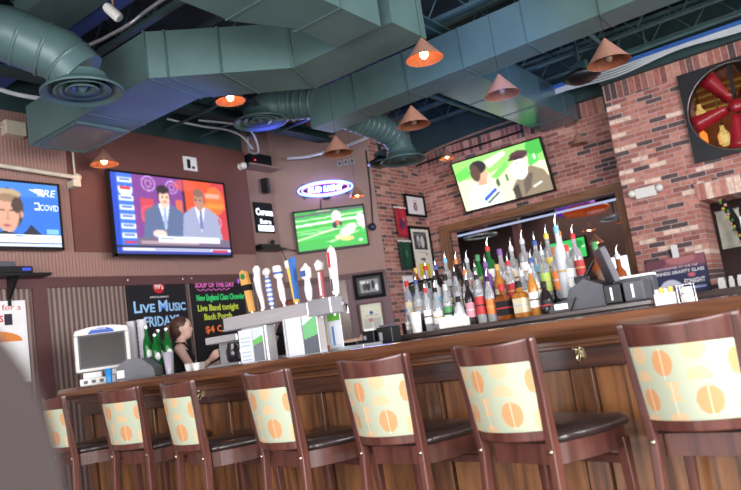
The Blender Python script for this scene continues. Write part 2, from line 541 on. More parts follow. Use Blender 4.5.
struct(MB().box(-6.4, 4.2, -3.2, -3.0, 0, 0.5).box(-6.4, 4.2, -3.2, -3.0, 2.95, ZC).box(-6.4, -5.7, -3.2, -3, 0.5, 2.95).box(2.5, 4.2, -3.2, -3, 0.5, 2.95).build('wall_rear', M_PLAIN))
M_WIN = glow('street_daylight_glass', (235, 242, 255), 1.6)
struct(MB().box(-5.7, 2.5, -3.12, -3.1, 0.5, 2.95).build('window_1', M_WIN))
struct(MB().box(4.1, 4.12, -1.2, 7.2, 0.7, 3.0).build('window_2', M_WIN))
# frame of the mirror, built as an opening
struct(MB().box(-5.29, OX1 + 0.14, 9.05, 9.12, OZ1, 2.70).build('trim_6', M_WOODF))
struct(MB().box(-5.29, OX0, 9.05, 9.12, 0.95, OZ1).box(OX1, OX1 + 0.14, 9.05, 9.12, 0.95, OZ1).build('trim_7', M_WOODR))
# room made up in place of the mirror's reflection, also behind the right window
struct(MB().box(-7.1, 4.2, 12.0, 12.2, 0, ZC).box(-7.2, -7.0, 9.3, 12.2, 0, ZC).build('wall_beyond', M_DARKB))
struct(MB().box(-1.95, -1.9, 9.3, 10.6, 0, ZC).box(-1.95, 0.6, 10.55, 10.6, 0, ZC).build('wall_beyond_right', M_DARKB))
struct(MB().box(-7.0, -2.0, 9.3, 12.0, 3.0, 3.05).build('ceiling_beyond', mat('beyond_ceiling', (84, 60, 62), 0.7, 0, 0.3, 2)))
struct(MB().box(-3.85, -3.05, 11.96, 11.99, 0.9, 1.95).build('reflected_window', glow('reflected_window_glow', (235, 242, 255), 1.3)))  # glowing pane modelled for a window reflected in the mirror
struct(MB().box(-4.72, -4.60, 10.4, 10.52, 0, 3.0).build('trim_8', M_PANEL))
# wall shelf under the pier, window sill
struct(MB().box(-2.1, 4.0, 8.30, 8.70, 1.10, 1.17).box(-2.1, 4.0, 8.34, 8.70, 0.0, 1.10).build('trim_9', wood_mat('sill_wood', (54, 42, 40), (98, 82, 78), 'x', 3, 0.4, 0.2)))
# wood post on the diagonal wall
struct(MB().box(0.66, 0.80, -0.05, 0, 0, 2.02, DM).build('trim_10', wood_mat('post_wood', (66, 42, 36), (120, 80, 60), 'z')))

# ------------------------------------------------------------------ ceiling: joists, ducts, cables
JOI = []
for i, y in enumerate([0.6, 1.7, 2.7, 3.6, 4.45, 5.1, 5.75, 6.5, 7.2, 7.9, 8.5]):
    j = MB()
    j.box(-6.5, 4.0, y - 0.03, y + 0.03, 4.10, 4.14).box(-6.5, 4.0, y - 0.03, y + 0.03, 4.40, 4.44)
    n = 22
    for k in range(n):
        x0 = -6.45 + k * 10.4 / n; x1 = x0 + 10.4 / n
        j.tube([(x0, y, 4.12), ((x0 + x1) / 2, y, 4.42), (x1, y, 4.12)], 0.010, 5)
    o = j.build('ceiling_joist', M_JOIST)
    d = ['nearest the street side', 'second from the street side', 'above the left end of the big grey duct', 'over the angled duct',
         'over the round diffusers', 'just before the long square duct', 'over the long square duct', 'behind the long square duct',
         'over the branch duct', 'before the brick wall', 'closest to the brick wall'][i]
    tag(o, 'dark open web steel ceiling joist ' + d, 'joist', 'open web joists under the roof deck')
for i, x in enumerate([-5.9, -3.1, 0.4]):
    o = MB().box(x - 0.09, x + 0.09, -3.0, 9.0, 3.98, 4.01).box(x - 0.015, x + 0.015, -3.0, 9.0, 4.01, 4.09).box(x - 0.09, x + 0.09, -3.0, 9.0, 4.08, 4.10).build('roof_beam', M_TEALDARK)
    tag(o, 'dark teal steel roof beam ' + ['beside the brown television wall', 'above the bottles of the bar', 'over the right end of the bar'][i], 'beam', 'roof beams')
for (x0, x1, y0, y1, z0, z1, mm, lab) in ((-6.4, -4.05, 2.95, 3.17, 4.0, 4.2, mat('blue_beam_paint', (60, 84, 150), 0.5, 0, 0.1, 3), 'blue steel beam at the far left edge of the ceiling'),
                                          (-4.95, -3.2, 2.62, 3.0, 3.98, 4.3, M_TEAL, 'wide teal box beam at the top left of the ceiling')):
    tag(MB().box(x0, x1, y0, y1, z0, z1).build('roof_beam', mm), lab, 'beam', 'roof beams')
# thin conduits running with the joists
for i, (y, x0, x1, z) in enumerate([(5.02, -6.35, -4.6, 3.9), (5.55, -6.35, -4.6, 3.9), (6.4, -5.9, -3.45, 3.95), (7.6, -2.8, 3.5, 4.0), (7.0, -2.8, 3.5, 3.98)]):
    o = MB().tube([(x0, y, z), (x1, y, z)], 0.016, 8).build('conduit_pipe', mat('conduit_paint', (74, 96, 100), 0.5))
    tag(o, ['thin teal conduit nearest the television wall corner', 'thin teal conduit just behind the first one over the left wall', 'thin teal conduit left of the branch duct',
            'thin conduit above the brick pier', 'thin conduit between pier and long duct'][i], 'pipe')


for i, (p_, q_, r_, lab) in enumerate((((-6.0, 1.9, 3.9), (-3.3, 1.9, 4.0), 0.03, 'thick teal sprinkler pipe at the very top left'), ((-5.2, 2.35, 3.85), (-5.2, 6.2, 3.97), 0.022, 'teal pipe running back between the joists at left'),
                                        ((-3.9, 6.1, 3.9), (-3.9, 8.9, 3.93), 0.03, 'pipe running back to the brick wall left of the branch duct'), ((-2.0, 6.0, 3.95), (-2.0, 8.6, 3.95), 0.025, 'pipe running back to the brick wall right of the branch duct'),
                                        ((-2.6, 6.6, 3.9), (3.5, 6.6, 3.95), 0.03, 'long pipe behind the long square duct at upper right'), ((-2.6, 8.05, 3.93), (3.5, 8.05, 3.98), 0.02, 'thin pipe just above the cable bundle at upper right'))):
    b_ = MB().tube([p_, q_], r_, 10)
    for t_ in (0.15, 0.5, 0.85):
        m_ = Vector(p_).lerp(Vector(q_), t_); b_.tube([m_, (m_.x, m_.y, 4.5)], 0.006, 6)
    tag(b_.build('ceiling_pipe', M_JOIST), lab, 'pipe')


def seam_boxes(parent, x0, x1, y0, y1, z0, z1, step):
    """raised flange seams around an X-running duct, each one a part"""
    x = x0 + step
    while x < x1 - 0.1:
        MB().box(x - 0.006, x + 0.006, y0 - 0.006, y1 + 0.006, z0 - 0.006, z1 + 0.006).build('flange_seam', M_TEAL2, parent)
        x += step


# long square duct A
da = empty('square_duct', (0, 0, 0), 0, 'long teal square duct running diagonally across the ceiling in front of the brick wall', 'duct')
MB().box(-4.54, 3.5, 5.49, 5.83, 3.45, 3.835).build('duct_body', M_TEAL, da)
seam_boxes(da, -4.54, 3.5, 5.49, 5.83, 3.45, 3.835, 0.62)
# angled square duct B
dbx = empty('square_duct', (0, 0, 0), 0, 'big angled teal square duct with a return grille at its left end', 'duct')
pB = [(-5.83, 3.12), (-4.05, 3.11), (-3.31, 3.89), (-2.385, 3.90), (-2.385, 4.35), (-3.50, 4.36), (-4.16, 3.68), (-5.80, 3.665)]
MB().prism(pB, 3.30, 3.665).build('duct_body', M_TEAL, dbx)
for (p, q) in (((-4.05, 3.105), (-4.16, 3.685)), ((-3.31, 3.885), (-3.50, 4.365)), ((-3.68, 3.497), (-3.83, 4.02)), ((-3.95, 3.215), (-4.08, 3.76)), ((-4.9, 3.115), (-4.9, 3.67))):
    d = (Vector(q) - Vector(p)).normalized() * 0.008
    px, py = -d.y, d.x
    MB().prism([(p[0] - d.x - px, p[1] - d.y - py), (p[0] - d.x + px, p[1] - d.y + py), (q[0] + d.x + px, q[1] + d.y + py), (q[0] + d.x - px, q[1] + d.y - py)], 3.294, 3.671).build('flange_seam', M_TEAL2, dbx)
MB().box(-5.74, -5.12, 3.17, 3.61, 3.285, 3.30).build('return_grille', M_GRILLE, dbx)
MB().box(-5.78, -5.08, 3.14, 3.17, 3.278, 3.302).box(-5.78, -5.08, 3.61, 3.64, 3.278, 3.302).box(-5.78, -5.74, 3.17, 3.61, 3.278, 3.302).box(-5.12, -5.08, 3.17, 3.61, 3.278, 3.302).build('grille_frame', M_TEAL2, dbx)
MB().box(-2.47, -2.385, 3.89, 4.36, 3.665, 4.3).build('riser', M_TEAL, dbx)
# wide low duct C
dc = empty('plenum_duct', (0, 0, 0), 0, 'wide low teal duct hanging in front of the angled duct at top centre', 'duct')
pC = [(-2.415, 3.80), (-2.82, 3.80), (-2.775, 3.35), (-2.95, 2.94), (-2.93, 2.40), (-2.7, 0.6), (-0.9, 0.6), (-0.9, 2.6), (-2.415, 3.0)]
MB().prism(pC, 3.25, 3.62).build('duct_body', M_TEAL, dc)
MB().box(-2.83, -2.41, 3.362, 3.374, 3.243, 3.63).build('flange_seam', M_TEAL2, dc)
MB().box(-2.96, -2.0, 2.89, 2.902, 3.243, 3.63).build('flange_seam', M_TEAL2, dc)
# branch duct F to the brick wall
df = empty('square_duct', (0, 0, 0), 0, 'short branch duct from the long duct to the brick wall above the television', 'duct')
MB().box(-3.38, -2.87, 5.85, 8.95, 3.60, 3.95).build('duct_body', mat('shiny_duct_paint', (84, 112, 122), 0.25, 0.35, 0.08, 2), df)
for y_ in (6.9, 7.7, 8.5):
    MB().box(-3.387, -2.863, y_, y_ + 0.012, 3.593, 3.957).build('flange_seam', M_TEAL2, df)


def round_duct(label, path, r, ribs, parent_name='round_duct'):
    """path of points; spiral ribs as raised rings"""
    root = empty(parent_name, (0, 0, 0), 0, label, 'duct')
    MB().tube(path, r, 28).build('duct_tube', M_TEAL2, root)
    rb = MB()
    P = [Vector(p) for p in path]
    for seg in range(len(P) - 1):
        L = (P[seg + 1] - P[seg]).length
        if L < ribs: 
            continue
        t = (P[seg + 1] - P[seg]).normalized()
        q = t.to_track_quat('Z', 'Y').to_matrix().to_4x4()
        k = ribs * 0.5
        while k < L:
            Mx = Matrix.Translation(P[seg] + t * k) @ q
            rb.lathe([(r, -0.012), (r + 0.007, -0.004), (r + 0.007, 0.004), (r, 0.012)], 28, Mx, False, False)
            k += ribs
    rb.build('spiral_seam', M_TEAL2, root)
    return root


def diffuser(label, c, r):
    root = empty('round_diffuser', c, 0, label, 'ceiling vent')
    # outer flared cone with three nested rings and a centre cone
    MB().lathe([(r * 0.60, 0.10), (r * 0.62, 0.05), (r * 0.80, 0.02), (r, -0.015), (r * 1.0, -0.03), (r * 0.97, -0.03), (r * 0.80, 0.005), (r * 0.66, 0.03), (r * 0.58, 0.06)], 36, None, False, False).build('outer_ring', M_TEAL2, root)
    MB().lathe([(r * 0.46, 0.05), (r * 0.70, -0.012), (r * 0.69, -0.02), (r * 0.50, 0.01), (r * 0.42, 0.04)], 36, None, False, False).build('middle_ring', M_TEAL2, root)
    MB().lathe([(r * 0.20, 0.05), (r * 0.42, -0.008), (r * 0.41, -0.018), (r * 0.24, 0.012), (r * 0.16, 0.04)], 30, None, False, False).build('inner_ring', M_TEAL2, root)
    MB().lathe([(0.0, -0.022), (r * 0.05, -0.02), (r * 0.16, 0.02), (r * 0.17, 0.03), (0.0, 0.035)], 20).build('centre_cone', M_TEAL2, root)
    MB().box(-r * 0.6, r * 0.6, -0.008, 0.008, 0.035, 0.05).box(-0.008, 0.008, -r * 0.6, r * 0.6, 0.035, 0.05).build('bracket', M_STEELM, root)
    MB().lathe([(r * 0.56, 0.055), (0, 0.06)], 24, None, False, False).build('throat', M_BLACKM, root)
    return root


diffuser('large round teal diffuser nearest the camera at upper left', (-4.20, 2.66, 3.17), 0.275)
round_duct('fat teal round duct coming over the camera to the nearest diffuser', [(-4.75, 0.2, 3.64), (-4.74, 1.0, 3.62), (-4.62, 1.8, 3.60), (-4.42, 2.28, 3.56), (-4.27, 2.56, 3.42), (-4.20, 2.66, 3.27)], 0.19, 0.16)
diffuser('round teal diffuser left of the long square duct beneath the angled duct', (-5.05, 5.27, 3.66), 0.29)
round_duct('short round duct from the end of the long square duct to its diffuser', [(-4.50, 5.60, 3.74), (-4.80, 5.52, 3.80), (-4.98, 5.36, 3.82), (-5.05, 5.27, 3.76)], 0.165, 0.09)
diffuser('farthest round teal diffuser in front of the brick corner', (-4.30, 6.80, 3.215), 0.27)
round_duct('ribbed spiral round duct running toward the brick corner', [(-4.38, 5.84, 3.62), (-4.34, 6.45, 3.56), (-4.31, 6.70, 3.48), (-4.30, 6.80, 3.31)], 0.15, 0.085)


def wire(label, pts, r, m, cat='cable', name='cable', n=6):
    P = [Vector(p) for p in pts]; out = []
    for i in range(len(P) - 1):
        p0 = P[max(i - 1, 0)]; p1 = P[i]; p2 = P[i + 1]; p3 = P[min(i + 2, len(P) - 1)]
        for t in np.linspace(0, 1, 7)[:-1]:
            out.append(0.5 * ((2 * p1) + (p2 - p0) * t + (2 * p0 - 5 * p1 + 4 * p2 - p3) * t * t + (3 * p1 - p0 - 3 * p2 + p3) * t ** 3))
    out.append(P[-1])
    return tag(MB().tube(out, r, n).build(name, m), label, cat)


M_WCAB = mat('white_cable', (205, 210, 216), 0.5, 0, 0.05)
M_BCAB = mat('blue_cable', (60, 110, 190), 0.5, 0, 0.05)
for i in range(4):
    wire('white cable in the bundle above the brick pier, ' + ['topmost strand', 'second strand down', 'third strand down', 'lowest strand'][i],
         [(-3.3, 8.3, 3.86 - i * 0.01), (-2.75, 8.28, 3.90 - i * 0.018), (-2.1, 8.28, 3.90 - i * 0.03), (-1.4, 8.27, 3.91 - i * 0.012), (-0.7, 8.27, 3.90 - i * 0.02), (0.2, 8.27, 3.92)], 0.011, M_WCAB)
for i in range(2):
    wire('blue data cable above the white bundle by the brick pier' + ['', ', lower of the two'][i], [(-3.6, 8.25, 3.90), (-2.8, 8.25, 3.935 - i * 0.025), (-1.7, 8.25, 3.945 - i * 0.025), (-0.7, 8.25, 3.94 - i * 0.02), (0.2, 8.25, 3.95)], 0.013, M_BCAB)
wire('white cable drooping below the angled duct toward the niche', [(-6.13, 4.9, 3.95), (-6.03, 5.28, 3.90), (-5.88, 5.57, 3.85), (-5.85, 5.78, 3.78), (-5.95, 6.0, 3.70), (-6.1, 6.15, 3.82)], 0.013, M_WCAB)
wire('second white cable looped beside the far end of the left wall', [(-5.95, 5.2, 3.93), (-5.6, 5.6, 3.80), (-5.8, 5.95, 3.62), (-6.1, 6.1, 3.72), (-6.2, 6.2, 3.95)], 0.012, M_WCAB)
wire('white cable bundle sagging over the oval neon sign', [(-6.2, 6.9, 3.76), (-5.9, 7.0, 3.72), (-5.5, 7.2, 3.75), (-5.1, 7.4, 3.83), (-4.8, 7.6, 3.92)], 0.02, M_WCAB)
wire('pinkish white pipe bundle at the far left edge of the ceiling', [(-5.9, 2.2, 3.95), (-5.9, 3.0, 3.80), (-5.8, 3.4, 3.77)], 0.022, M_WCAB)
wire('long silver conduit crossing the ceiling at top left', [(-5.0, 3.0, 3.74), (-4.68, 3.05, 3.78), (-4.53, 3.1, 3.80), (-4.285, 3.17, 3.84), (-4.11, 3.22, 3.90), (-3.5, 3.24, 3.93)], 0.016, M_STEELM, 'pipe', 'conduit_pipe')
wire('black conduit along the top of the brick wall', [(-5.47, 9.0, 3.70), (-5.0, 9.06, 3.735), (-4.4, 9.06, 3.73), (-3.7, 9.06, 3.74)], 0.016, M_BLACK, 'pipe', 'conduit_pipe')
wire('curved copper coloured pipe over the brick corner', [(-5.47, 9.0, 3.72), (-5.30, 9.0, 3.82), (-5.0, 8.98, 3.86), (-4.2, 8.98, 3.90), (-3.3, 8.98, 3.90)], 0.014, mat('copper_pipe', (206, 160, 140), 0.4, 0.4), 'pipe', 'conduit_pipe')
wire('dark cable down the edge of the brick return', [(-5.52, 7.80, 3.8), (-5.53, 7.78, 3.2), (-5.56, 7.76, 2.74)], 0.010, M_BLACK)
# white pipe on the left wall
pr = empty('projector_pipe', (0, 0, 0), 0, 'white horizontal pipe with drop rod above the leftmost television', 'pipe')
MB().tube([(-6.30, -0.5, 3.42), (-6.30, 3.86, 3.20)], 0.022, 12).build('pipe', mat('beige_pipe', (206, 196, 180), 0.5), pr)
MB().tube([(-6.30, 3.82, 3.80), (-6.30, 3.82, 3.14)], 0.010, 8).build('drop_rod', mat('beige_pipe', (206, 196, 180), 0.5), pr)
MB().ball((-6.30, 3.84, 3.20), 0.04, 0.05, 0.045).box(-6.39, -6.27, 3.78, 3.86, 3.10, 3.17).build('clamp', mat('beige_pipe', (206, 196, 180), 0.5), pr)
tag(MB().box(-6.395, -6.29, 3.16, 3.36, 3.56, 3.70).build('junction_box', mat('beige_box', (196, 186, 168), 0.5), None, 0.01), 'small beige box high on the left wall', 'box')
tag(MB().tube([(-6.33, 1.5, 3.63), (-6.33, 3.17, 3.63)], 0.014).build('conduit_pipe', mat('beige_box', (196, 186, 168), 0.5)), 'thin beige conduit leading to the beige box', 'pipe')
# white spot lamp near the top left
sp = empty('spot_lamp', (-4.05, 2.87, 3.90), math.radians(40), 'white cylindrical spot lamp pointing down near the top left', 'lamp')
MB().lathe([(0.030, 0.08), (0.038, 0.05), (0.038, -0.05), (0.030, -0.06)], 18, Matrix.Translation((0, 0, -0.16)) @ Matrix.Rotation(-0.7, 4, 'Y')).build('can', M_WHITE, sp)
MB().tube([(0, 0, 0.5), (0, 0, -0.14)], 0.008).build('stem', M_COPPER, sp)
# sprinkler and hangers
spk = empty('ceiling_speaker', (-2.30, 7.55, 3.70), math.radians(-20), 'black bowl shaped ceiling speaker left of the brick pier top', 'speaker')
MB().lathe([(0.0, -0.07), (0.12, -0.06), (0.21, -0.01), (0.20, 0.02), (0.10, 0.05), (0.05, 0.09), (0, 0.09)], 24).build('dome', M_BLACK, spk)
MB().box(-0.10, 0.10, -0.03, 0.03, 0.06, 0.16).box(-0.015, 0.015, -0.015, 0.015, 0.1, 0.75).build('bracket', M_TEALDARK, spk)
spk2 = empty('ceiling_speaker', (-4.78, 7.05, 3.33), math.radians(-20), 'black bowl shaped ceiling speaker at the top of the brick return', 'speaker')
MB().lathe([(0.0, -0.05), (0.12, -0.045), (0.18, -0.01), (0.16, 0.02), (0.08, 0.05), (0.05, 0.09), (0, 0.09)], 24).build('dome', M_BLACK, spk2)
MB().box(-0.10, 0.10, -0.03, 0.03, 0.06, 0.14).box(-0.015, 0.015, -0.015, 0.015, 0.1, 1.1).build('bracket', M_TEALDARK, spk2)


# ------------------------------------------------------------------ copper cone pendants
def pendant(c, dia, lit, label, tip=0.0, h=0.15, top=4.55):
    """c: centre of the rim circle"""
    root = empty('pendant_lamp', c, 0, label, 'pendant lamp', 'copper cone pendants')
    root.rotation_euler = (tip, 0, 0)
    r = dia / 2
    n = 28; vs = []; fs = []
    MB().lathe([(r, 0.0), (r * 0.12, h), (0.008, h + 0.012)], 32, None, False, True).build('shade', M_COPPER, root)
    MB().lathe([(r * 0.985, 0.001), (r * 0.11, h - 0.006), (0.0, h - 0.002)], 32, None, False, False).build('shade_lining', M_COPIN, root)
    MB().tube([(0, 0, h), (0, 0, top - c[2])], 0.002, 6).build('cord', M_BLACK, root)
    MB().lathe([(0.016, h * 0.45), (0.016, h * 0.85)], 12).build('socket', M_BRASS, root)
    MB().ball((0, 0, h * 0.26), 0.030, 0.030, 0.036).build('bulb', M_BULB if lit else mat('unlit_bulb', (120, 92, 78), 0.3), root)
    if lit:
        ld = bpy.data.lights.new('bulb_light', 'POINT'); ld.energy = lit; ld.color = (1, 0.55, 0.28); ld.shadow_soft_size = 0.03
        lo = bpy.data.objects.new('bulb_light', ld); COL.objects.link(lo); lo.parent = root; lo.location = (0, 0, -0.005)
    return root


pendant((-2.323, 4.161, 3.07), 0.27, 1.6, 'lit copper cone pendant hanging below the joint of the two big ducts')
pendant((-1.144, 4.364, 2.66), 0.27, 0, 'unlit copper cone pendant in front of the brick pier top, rightmost of the large ones')
pendant((-2.045, 4.742, 2.83), 0.27, 0, 'unlit copper cone pendant below the shiny branch duct')
pendant((-2.764, 4.609, 2.79), 0.27, 0, 'unlit copper cone pendant hanging left of the branch duct over the taller bottles')
pendant((-3.603, 4.664, 2.80), 0.27, 0, 'unlit copper cone pendant above the oval neon sign')
pendant((-4.249, 4.097, 3.38), 0.26, 1.6, 'lit copper cone pendant below the angled duct at left centre')
pendant((-5.997, 3.965, 3.27), 0.27, 1.6, 'lit copper cone pendant beside the top corner of the news television')
pendant((-2.79, 8.55, 3.20), 0.23, 0, 'small copper cone pendant in front of the brick left of the pier')
pendant((-4.70, 8.60, 3.55), 0.24, 1.0, 'copper cone pendant touching the top left of the interview television')
pendant((-5.30, 7.14, 3.02), 0.2, 1.0, 'small copper cone pendant at the right end of the oval neon sign')
for i, (x, y, z, lab) in enumerate([(-3.32, 9.9, 2.26, 'small lit pendant modelled as mirror reflection, upper of the two left of the register screen'), (-3.20, 9.75, 2.05, 'small lit pendant modelled as mirror reflection, lower of the two left of the register screen'),
                                    (-2.79, 9.8, 2.27, 'small lit pendant modelled as mirror reflection near the right post'), (-4.85, 9.9, 1.72, 'low lit pendant modelled as mirror reflection behind the green capped bottles'),
                                    (-5.10, 9.7, 1.88, 'copper cone pendant modelled as mirror reflection low at the left side')]):
    pendant((x, y, z), 0.2 if i < 4 else 0.26, 0.8 if i < 4 else 0, lab, h=0.11 if i < 4 else 0.13, top=3.0)  # pendants modelled as reflections in the mirror


# ------------------------------------------------------------------ televisions
def tv(name_label, loc, rz, W, H, cv, tilt=0.0, es=1.0, bez=0.022, frame_m=None):
    root = empty('television', loc, rz, name_label, 'television')
    root.rotation_euler = (tilt, 0, rz)
    fm = frame_m or M_BLACK
    MB().box(-W / 2, W / 2, 0.006, 0.06, -H / 2, H / 2).build('housing', fm, root, 0.006)
    b = MB()
    b.box(-W / 2, W / 2, -0.004, 0.01, H / 2 - bez, H / 2).box(-W / 2, W / 2, -0.004, 0.01, -H / 2, -H / 2 + bez * 1.3)
    b.box(-W / 2, -W / 2 + bez, -0.004, 0.01, -H / 2, H / 2).box(W / 2 - bez, W / 2, -0.004, 0.01, -H / 2, H / 2)
    b.build('bezel', fm, root)
    picture('screen', cv, W - 2 * bez, H - 2.3 * bez, attr_mat('tv_picture_%.2f' % es, es), root, loc=(0, 0.002, bez * 0.15))
    MB().box(-0.2, 0.2, 0.06, 0.11, -0.15, 0.15).build('wall_mount', M_BLACKM, root)
    return root


def suit(c, cx, top, w, col, shirt, tie, skin, hair, face=0.0):
    c.poly([(cx - w * 0.28, top), (cx + w * 0.28, top), (cx + w * 0.62, top + 0.10), (cx + w * 0.80, top + 0.62), (cx - w * 0.80, top + 0.62), (cx - w * 0.62, top + 0.10)], col)
    c.poly([(cx - w * 0.20, top - 0.02), (cx + w * 0.18, top - 0.02), (cx - w * 0.02, top + 0.34)], shirt)
    c.poly([(cx - w * 0.05, top), (cx + w * 0.05, top), (cx + w * 0.04, top + 0.30), (cx - w * 0.06, top + 0.30)], tie)
    c.ell(cx + face * 0.2, top - 0.105, w * 0.20, 0.135, hair)
    c.ell(cx + face * 0.5, top - 0.085, w * 0.17, 0.125, skin)
    c.ell(cx + face * 0.2 - 0.005, top - 0.20, w * 0.19, 0.055, hair)
    for s in (-1, 1):
        c.ell(cx + face + s * w * 0.07, top - 0.10, w * 0.028, 0.012, (60, 40, 40))
    c.ell(cx + face, top - 0.035, w * 0.07, 0.013, (200, 110, 110))


cv = Canvas(132, 78, (130, 60, 150))
cv.rect(0.17, 0, 0.62, 1, (122, 62, 140)); cv.rect(0.60, 0, 1, 1, (226, 78, 44)); cv.poly([(0.86, 0), (1, 0), (1, 0.8), (0.92, 0.8)], (190, 60, 70)); cv.ell(0.9, 0.25, 0.09, 0.2, (250, 120, 50), 0.8)
for (x, y, r) in ((0.30, 0.10, 0.10), (0.29, 0.50, 0.12), (0.50, 0.12, 0.09), (0.88, 0.55, 0.10)):
    cv.ell(x, y, r * 0.6, r, (220, 190, 240), 0.8, hole=0.7); cv.ell(x, y, r * 0.3, r * 0.5, (240, 220, 240), 0.6, hole=0.5)
cv.rect(0.22, 0.30, 0.33, 0.60, (226, 70, 60), 0.7); cv.rect(0.52, 0.28, 0.58, 0.95, (238, 110, 60), 0.8)
cv.rect(0.59, 0.0, 0.61, 0.8, (60, 30, 60)); cv.rect(0.80, 0.15, 0.95, 0.22, (240, 170, 160), 0.8); cv.rect(0.75, 0.30, 0.99, 0.36, (255, 150, 60), 0.7)
cv.ell(0.62, 0.08, 0.1, 0.08, (230, 90, 80), 0.6)
suit(cv, 0.42, 0.36, 0.27, (88, 104, 140), (226, 232, 246), (150, 170, 210), (232, 190, 170), (46, 34, 44), 0.01)
suit(cv, 0.745, 0.36, 0.26, (150, 156, 186), (236, 236, 250), (110, 120, 170), (176, 130, 112), (130, 96, 86), -0.012)
cv.ell(0.36, 0.74, 0.06, 0.05, (236, 200, 190))
cv.rect(0.17, 0.80, 1, 0.93, (110, 96, 120)); cv.rect(0.2, 0.83, 0.7, 0.87, (196, 170, 170), 0.7)
cv.rect(0.34, 0.765, 0.90, 0.845, (240, 244, 252)); cv.rect(0.36, 0.80, 0.48, 0.81, (90, 110, 190)); cv.rect(0.5, 0.80, 0.86, 0.81, (150, 170, 210))
cv.rect(0, 0, 0.045, 1, (30, 70, 190)); cv.rect(0.045, 0, 0.17, 1, (60, 110, 220))
for k in range(7):
    cv.rect(0.055, 0.05 + k * 0.115, 0.165, 0.115 + k * 0.115, (226, 236, 255)); cv.rect(0.07, 0.07 + k * 0.115, 0.15, 0.09 + k * 0.115, (60, 80, 170), 0.8)
cv.ell(0.11, 0.23, 0.05, 0.07, (236, 240, 255)); cv.rect(0.07, 0.17, 0.15, 0.20, (226, 60, 60)); cv.rect(0.07, 0.84, 0.16, 0.87, (226, 40, 50))
cv.rect(0, 0.90, 1, 0.925, (24, 24, 60)); cv.rect(0.045, 0.925, 1, 0.965, (226, 232, 250)); cv.rect(0.3, 0.94, 0.8, 0.952, (90, 90, 130), 0.8)
cv.rect(0, 0.965, 1, 1, (50, 60, 150)); cv.rect(0.82, 0.93, 0.97, 0.97, (190, 60, 90))
cv.blur(1)
tv('large television showing two men in suits at a news desk on the brown wall', (-6.13, 4.86, 2.818), PI / 2, 1.56, 0.91, cv, 0, 1.15)

cv = Canvas(110, 64, (44, 112, 214))
cv.rect(0, 0, 1, 0.22, (70, 140, 226), 0.6)
cv.ell(0.56, 0.42, 0.125, 0.32, (70, 52, 46)); cv.ell(0.545, 0.50, 0.10, 0.29, (214, 160, 136)); cv.ell(0.555, 0.19, 0.115, 0.085, (186, 160, 126))
cv.ell(0.55, 0.25, 0.105, 0.06, (140, 110, 86), 0.8); cv.ell(0.63, 0.36, 0.045, 0.12, (74, 54, 48)); cv.poly([(0.55, 0.45), (0.535, 0.60), (0.56, 0.60)], (180, 126, 104))
cv.rect(0.48, 0.44, 0.53, 0.46, (60, 40, 36)); cv.rect(0.565, 0.44, 0.615, 0.46, (60, 40, 36)); cv.ell(0.535, 0.68, 0.035, 0.018, (170, 90, 86)); cv.ell(0.665, 0.50, 0.014, 0.06, (214, 150, 130)); cv.blur(1)
cv.poly([(0.42, 0.86), (0.50, 0.76), (0.66, 0.82), (0.74, 0.66), (0.86, 0.86)], (34, 40, 60))
cv.rect(0.78, 0.29, 0.83, 0.42, (240, 246, 255)); cv.ell(0.80, 0.355, 0.02, 0.04, (50, 110, 210))
cv.poly([(0.74, 0.10), (0.84, 0.07), (0.88, 0.16), (0.86, 0.20)], (230, 240, 255))
cv.rect(0.2, 0.82, 1, 0.93, (236, 240, 252)); cv.rect(0.2, 0.86, 0.90, 0.865, (90, 110, 160)); cv.rect(0.25, 0.90, 0.7, 0.91, (120, 130, 160)); cv.rect(0.60, 0.83, 0.66, 0.85, (40, 120, 210))
cv.rect(0, 0.935, 0.80, 0.96, (40, 44, 70)); cv.rect(0, 0.96, 1, 1, (210, 222, 246))
cv.rect(0.87, 0.72, 0.98, 0.80, (130, 190, 240))
t1 = tv('television with a blue picture of a man at the left edge of the photo', (-6.27, 3.055, 2.775), PI / 2, 1.14, 0.66, cv, 0, 1.1)
M_TWH = glow('screen_white_text', (235, 244, 255), 1.2)
text('screen_lettering', 'COVID', 0.085, M_TWH, t1, (0.355, -0.002, 0.05), fit=0.185)
text('screen_lettering', 'PRE', 0.10, M_TWH, t1, (0.34, -0.002, 0.19), shear=0.25, fit=0.18)

cv = Canvas(96, 58, (66, 176, 74))
for (y, c, a, h) in ((0.05, (90, 90, 100), 0.9, 0.06), (0.12, (60, 170, 80), 1, 0.05), (0.20, (210, 236, 200), 0.9, 0.03), (0.30, (240, 250, 236), 0.95, 0.06), (0.46, (120, 206, 120), 0.9, 0.05), (0.55, (230, 245, 220), 0.6, 0.03), (0.66, (70, 190, 90), 1, 0.06), (0.84, (60, 176, 80), 1, 0.08)):
    cv.poly([(0, y + h * 0.5), (1, y - 0.06), (1, y + h - 0.05), (0, y + h * 1.5)], c, a)
cv.poly([(0, 0.70), (0.55, 0.50), (0.6, 0.53), (0, 0.74)], (226, 246, 200), 0.9); cv.poly([(0.4, 0.84), (0.9, 0.62), (0.9, 0.65), (0.5, 0.86)], (200, 236, 180), 0.8)
cv.ell(0.60, 0.20, 0.07, 0.15, (252, 240, 240)); cv.ell(0.60, 0.37, 0.05, 0.07, (200, 110, 80)); cv.ell(0.56, 0.43, 0.03, 0.08, (50, 40, 70)); cv.ell(0.65, 0.40, 0.02, 0.06, (60, 50, 70))
cv.ell(0.74, 0.60, 0.15, 0.12, (255, 240, 226), 1, -0.6); cv.ell(0.72, 0.80, 0.10, 0.06, (244, 196, 130)); cv.ell(0.62, 0.74, 0.08, 0.05, (250, 214, 170))
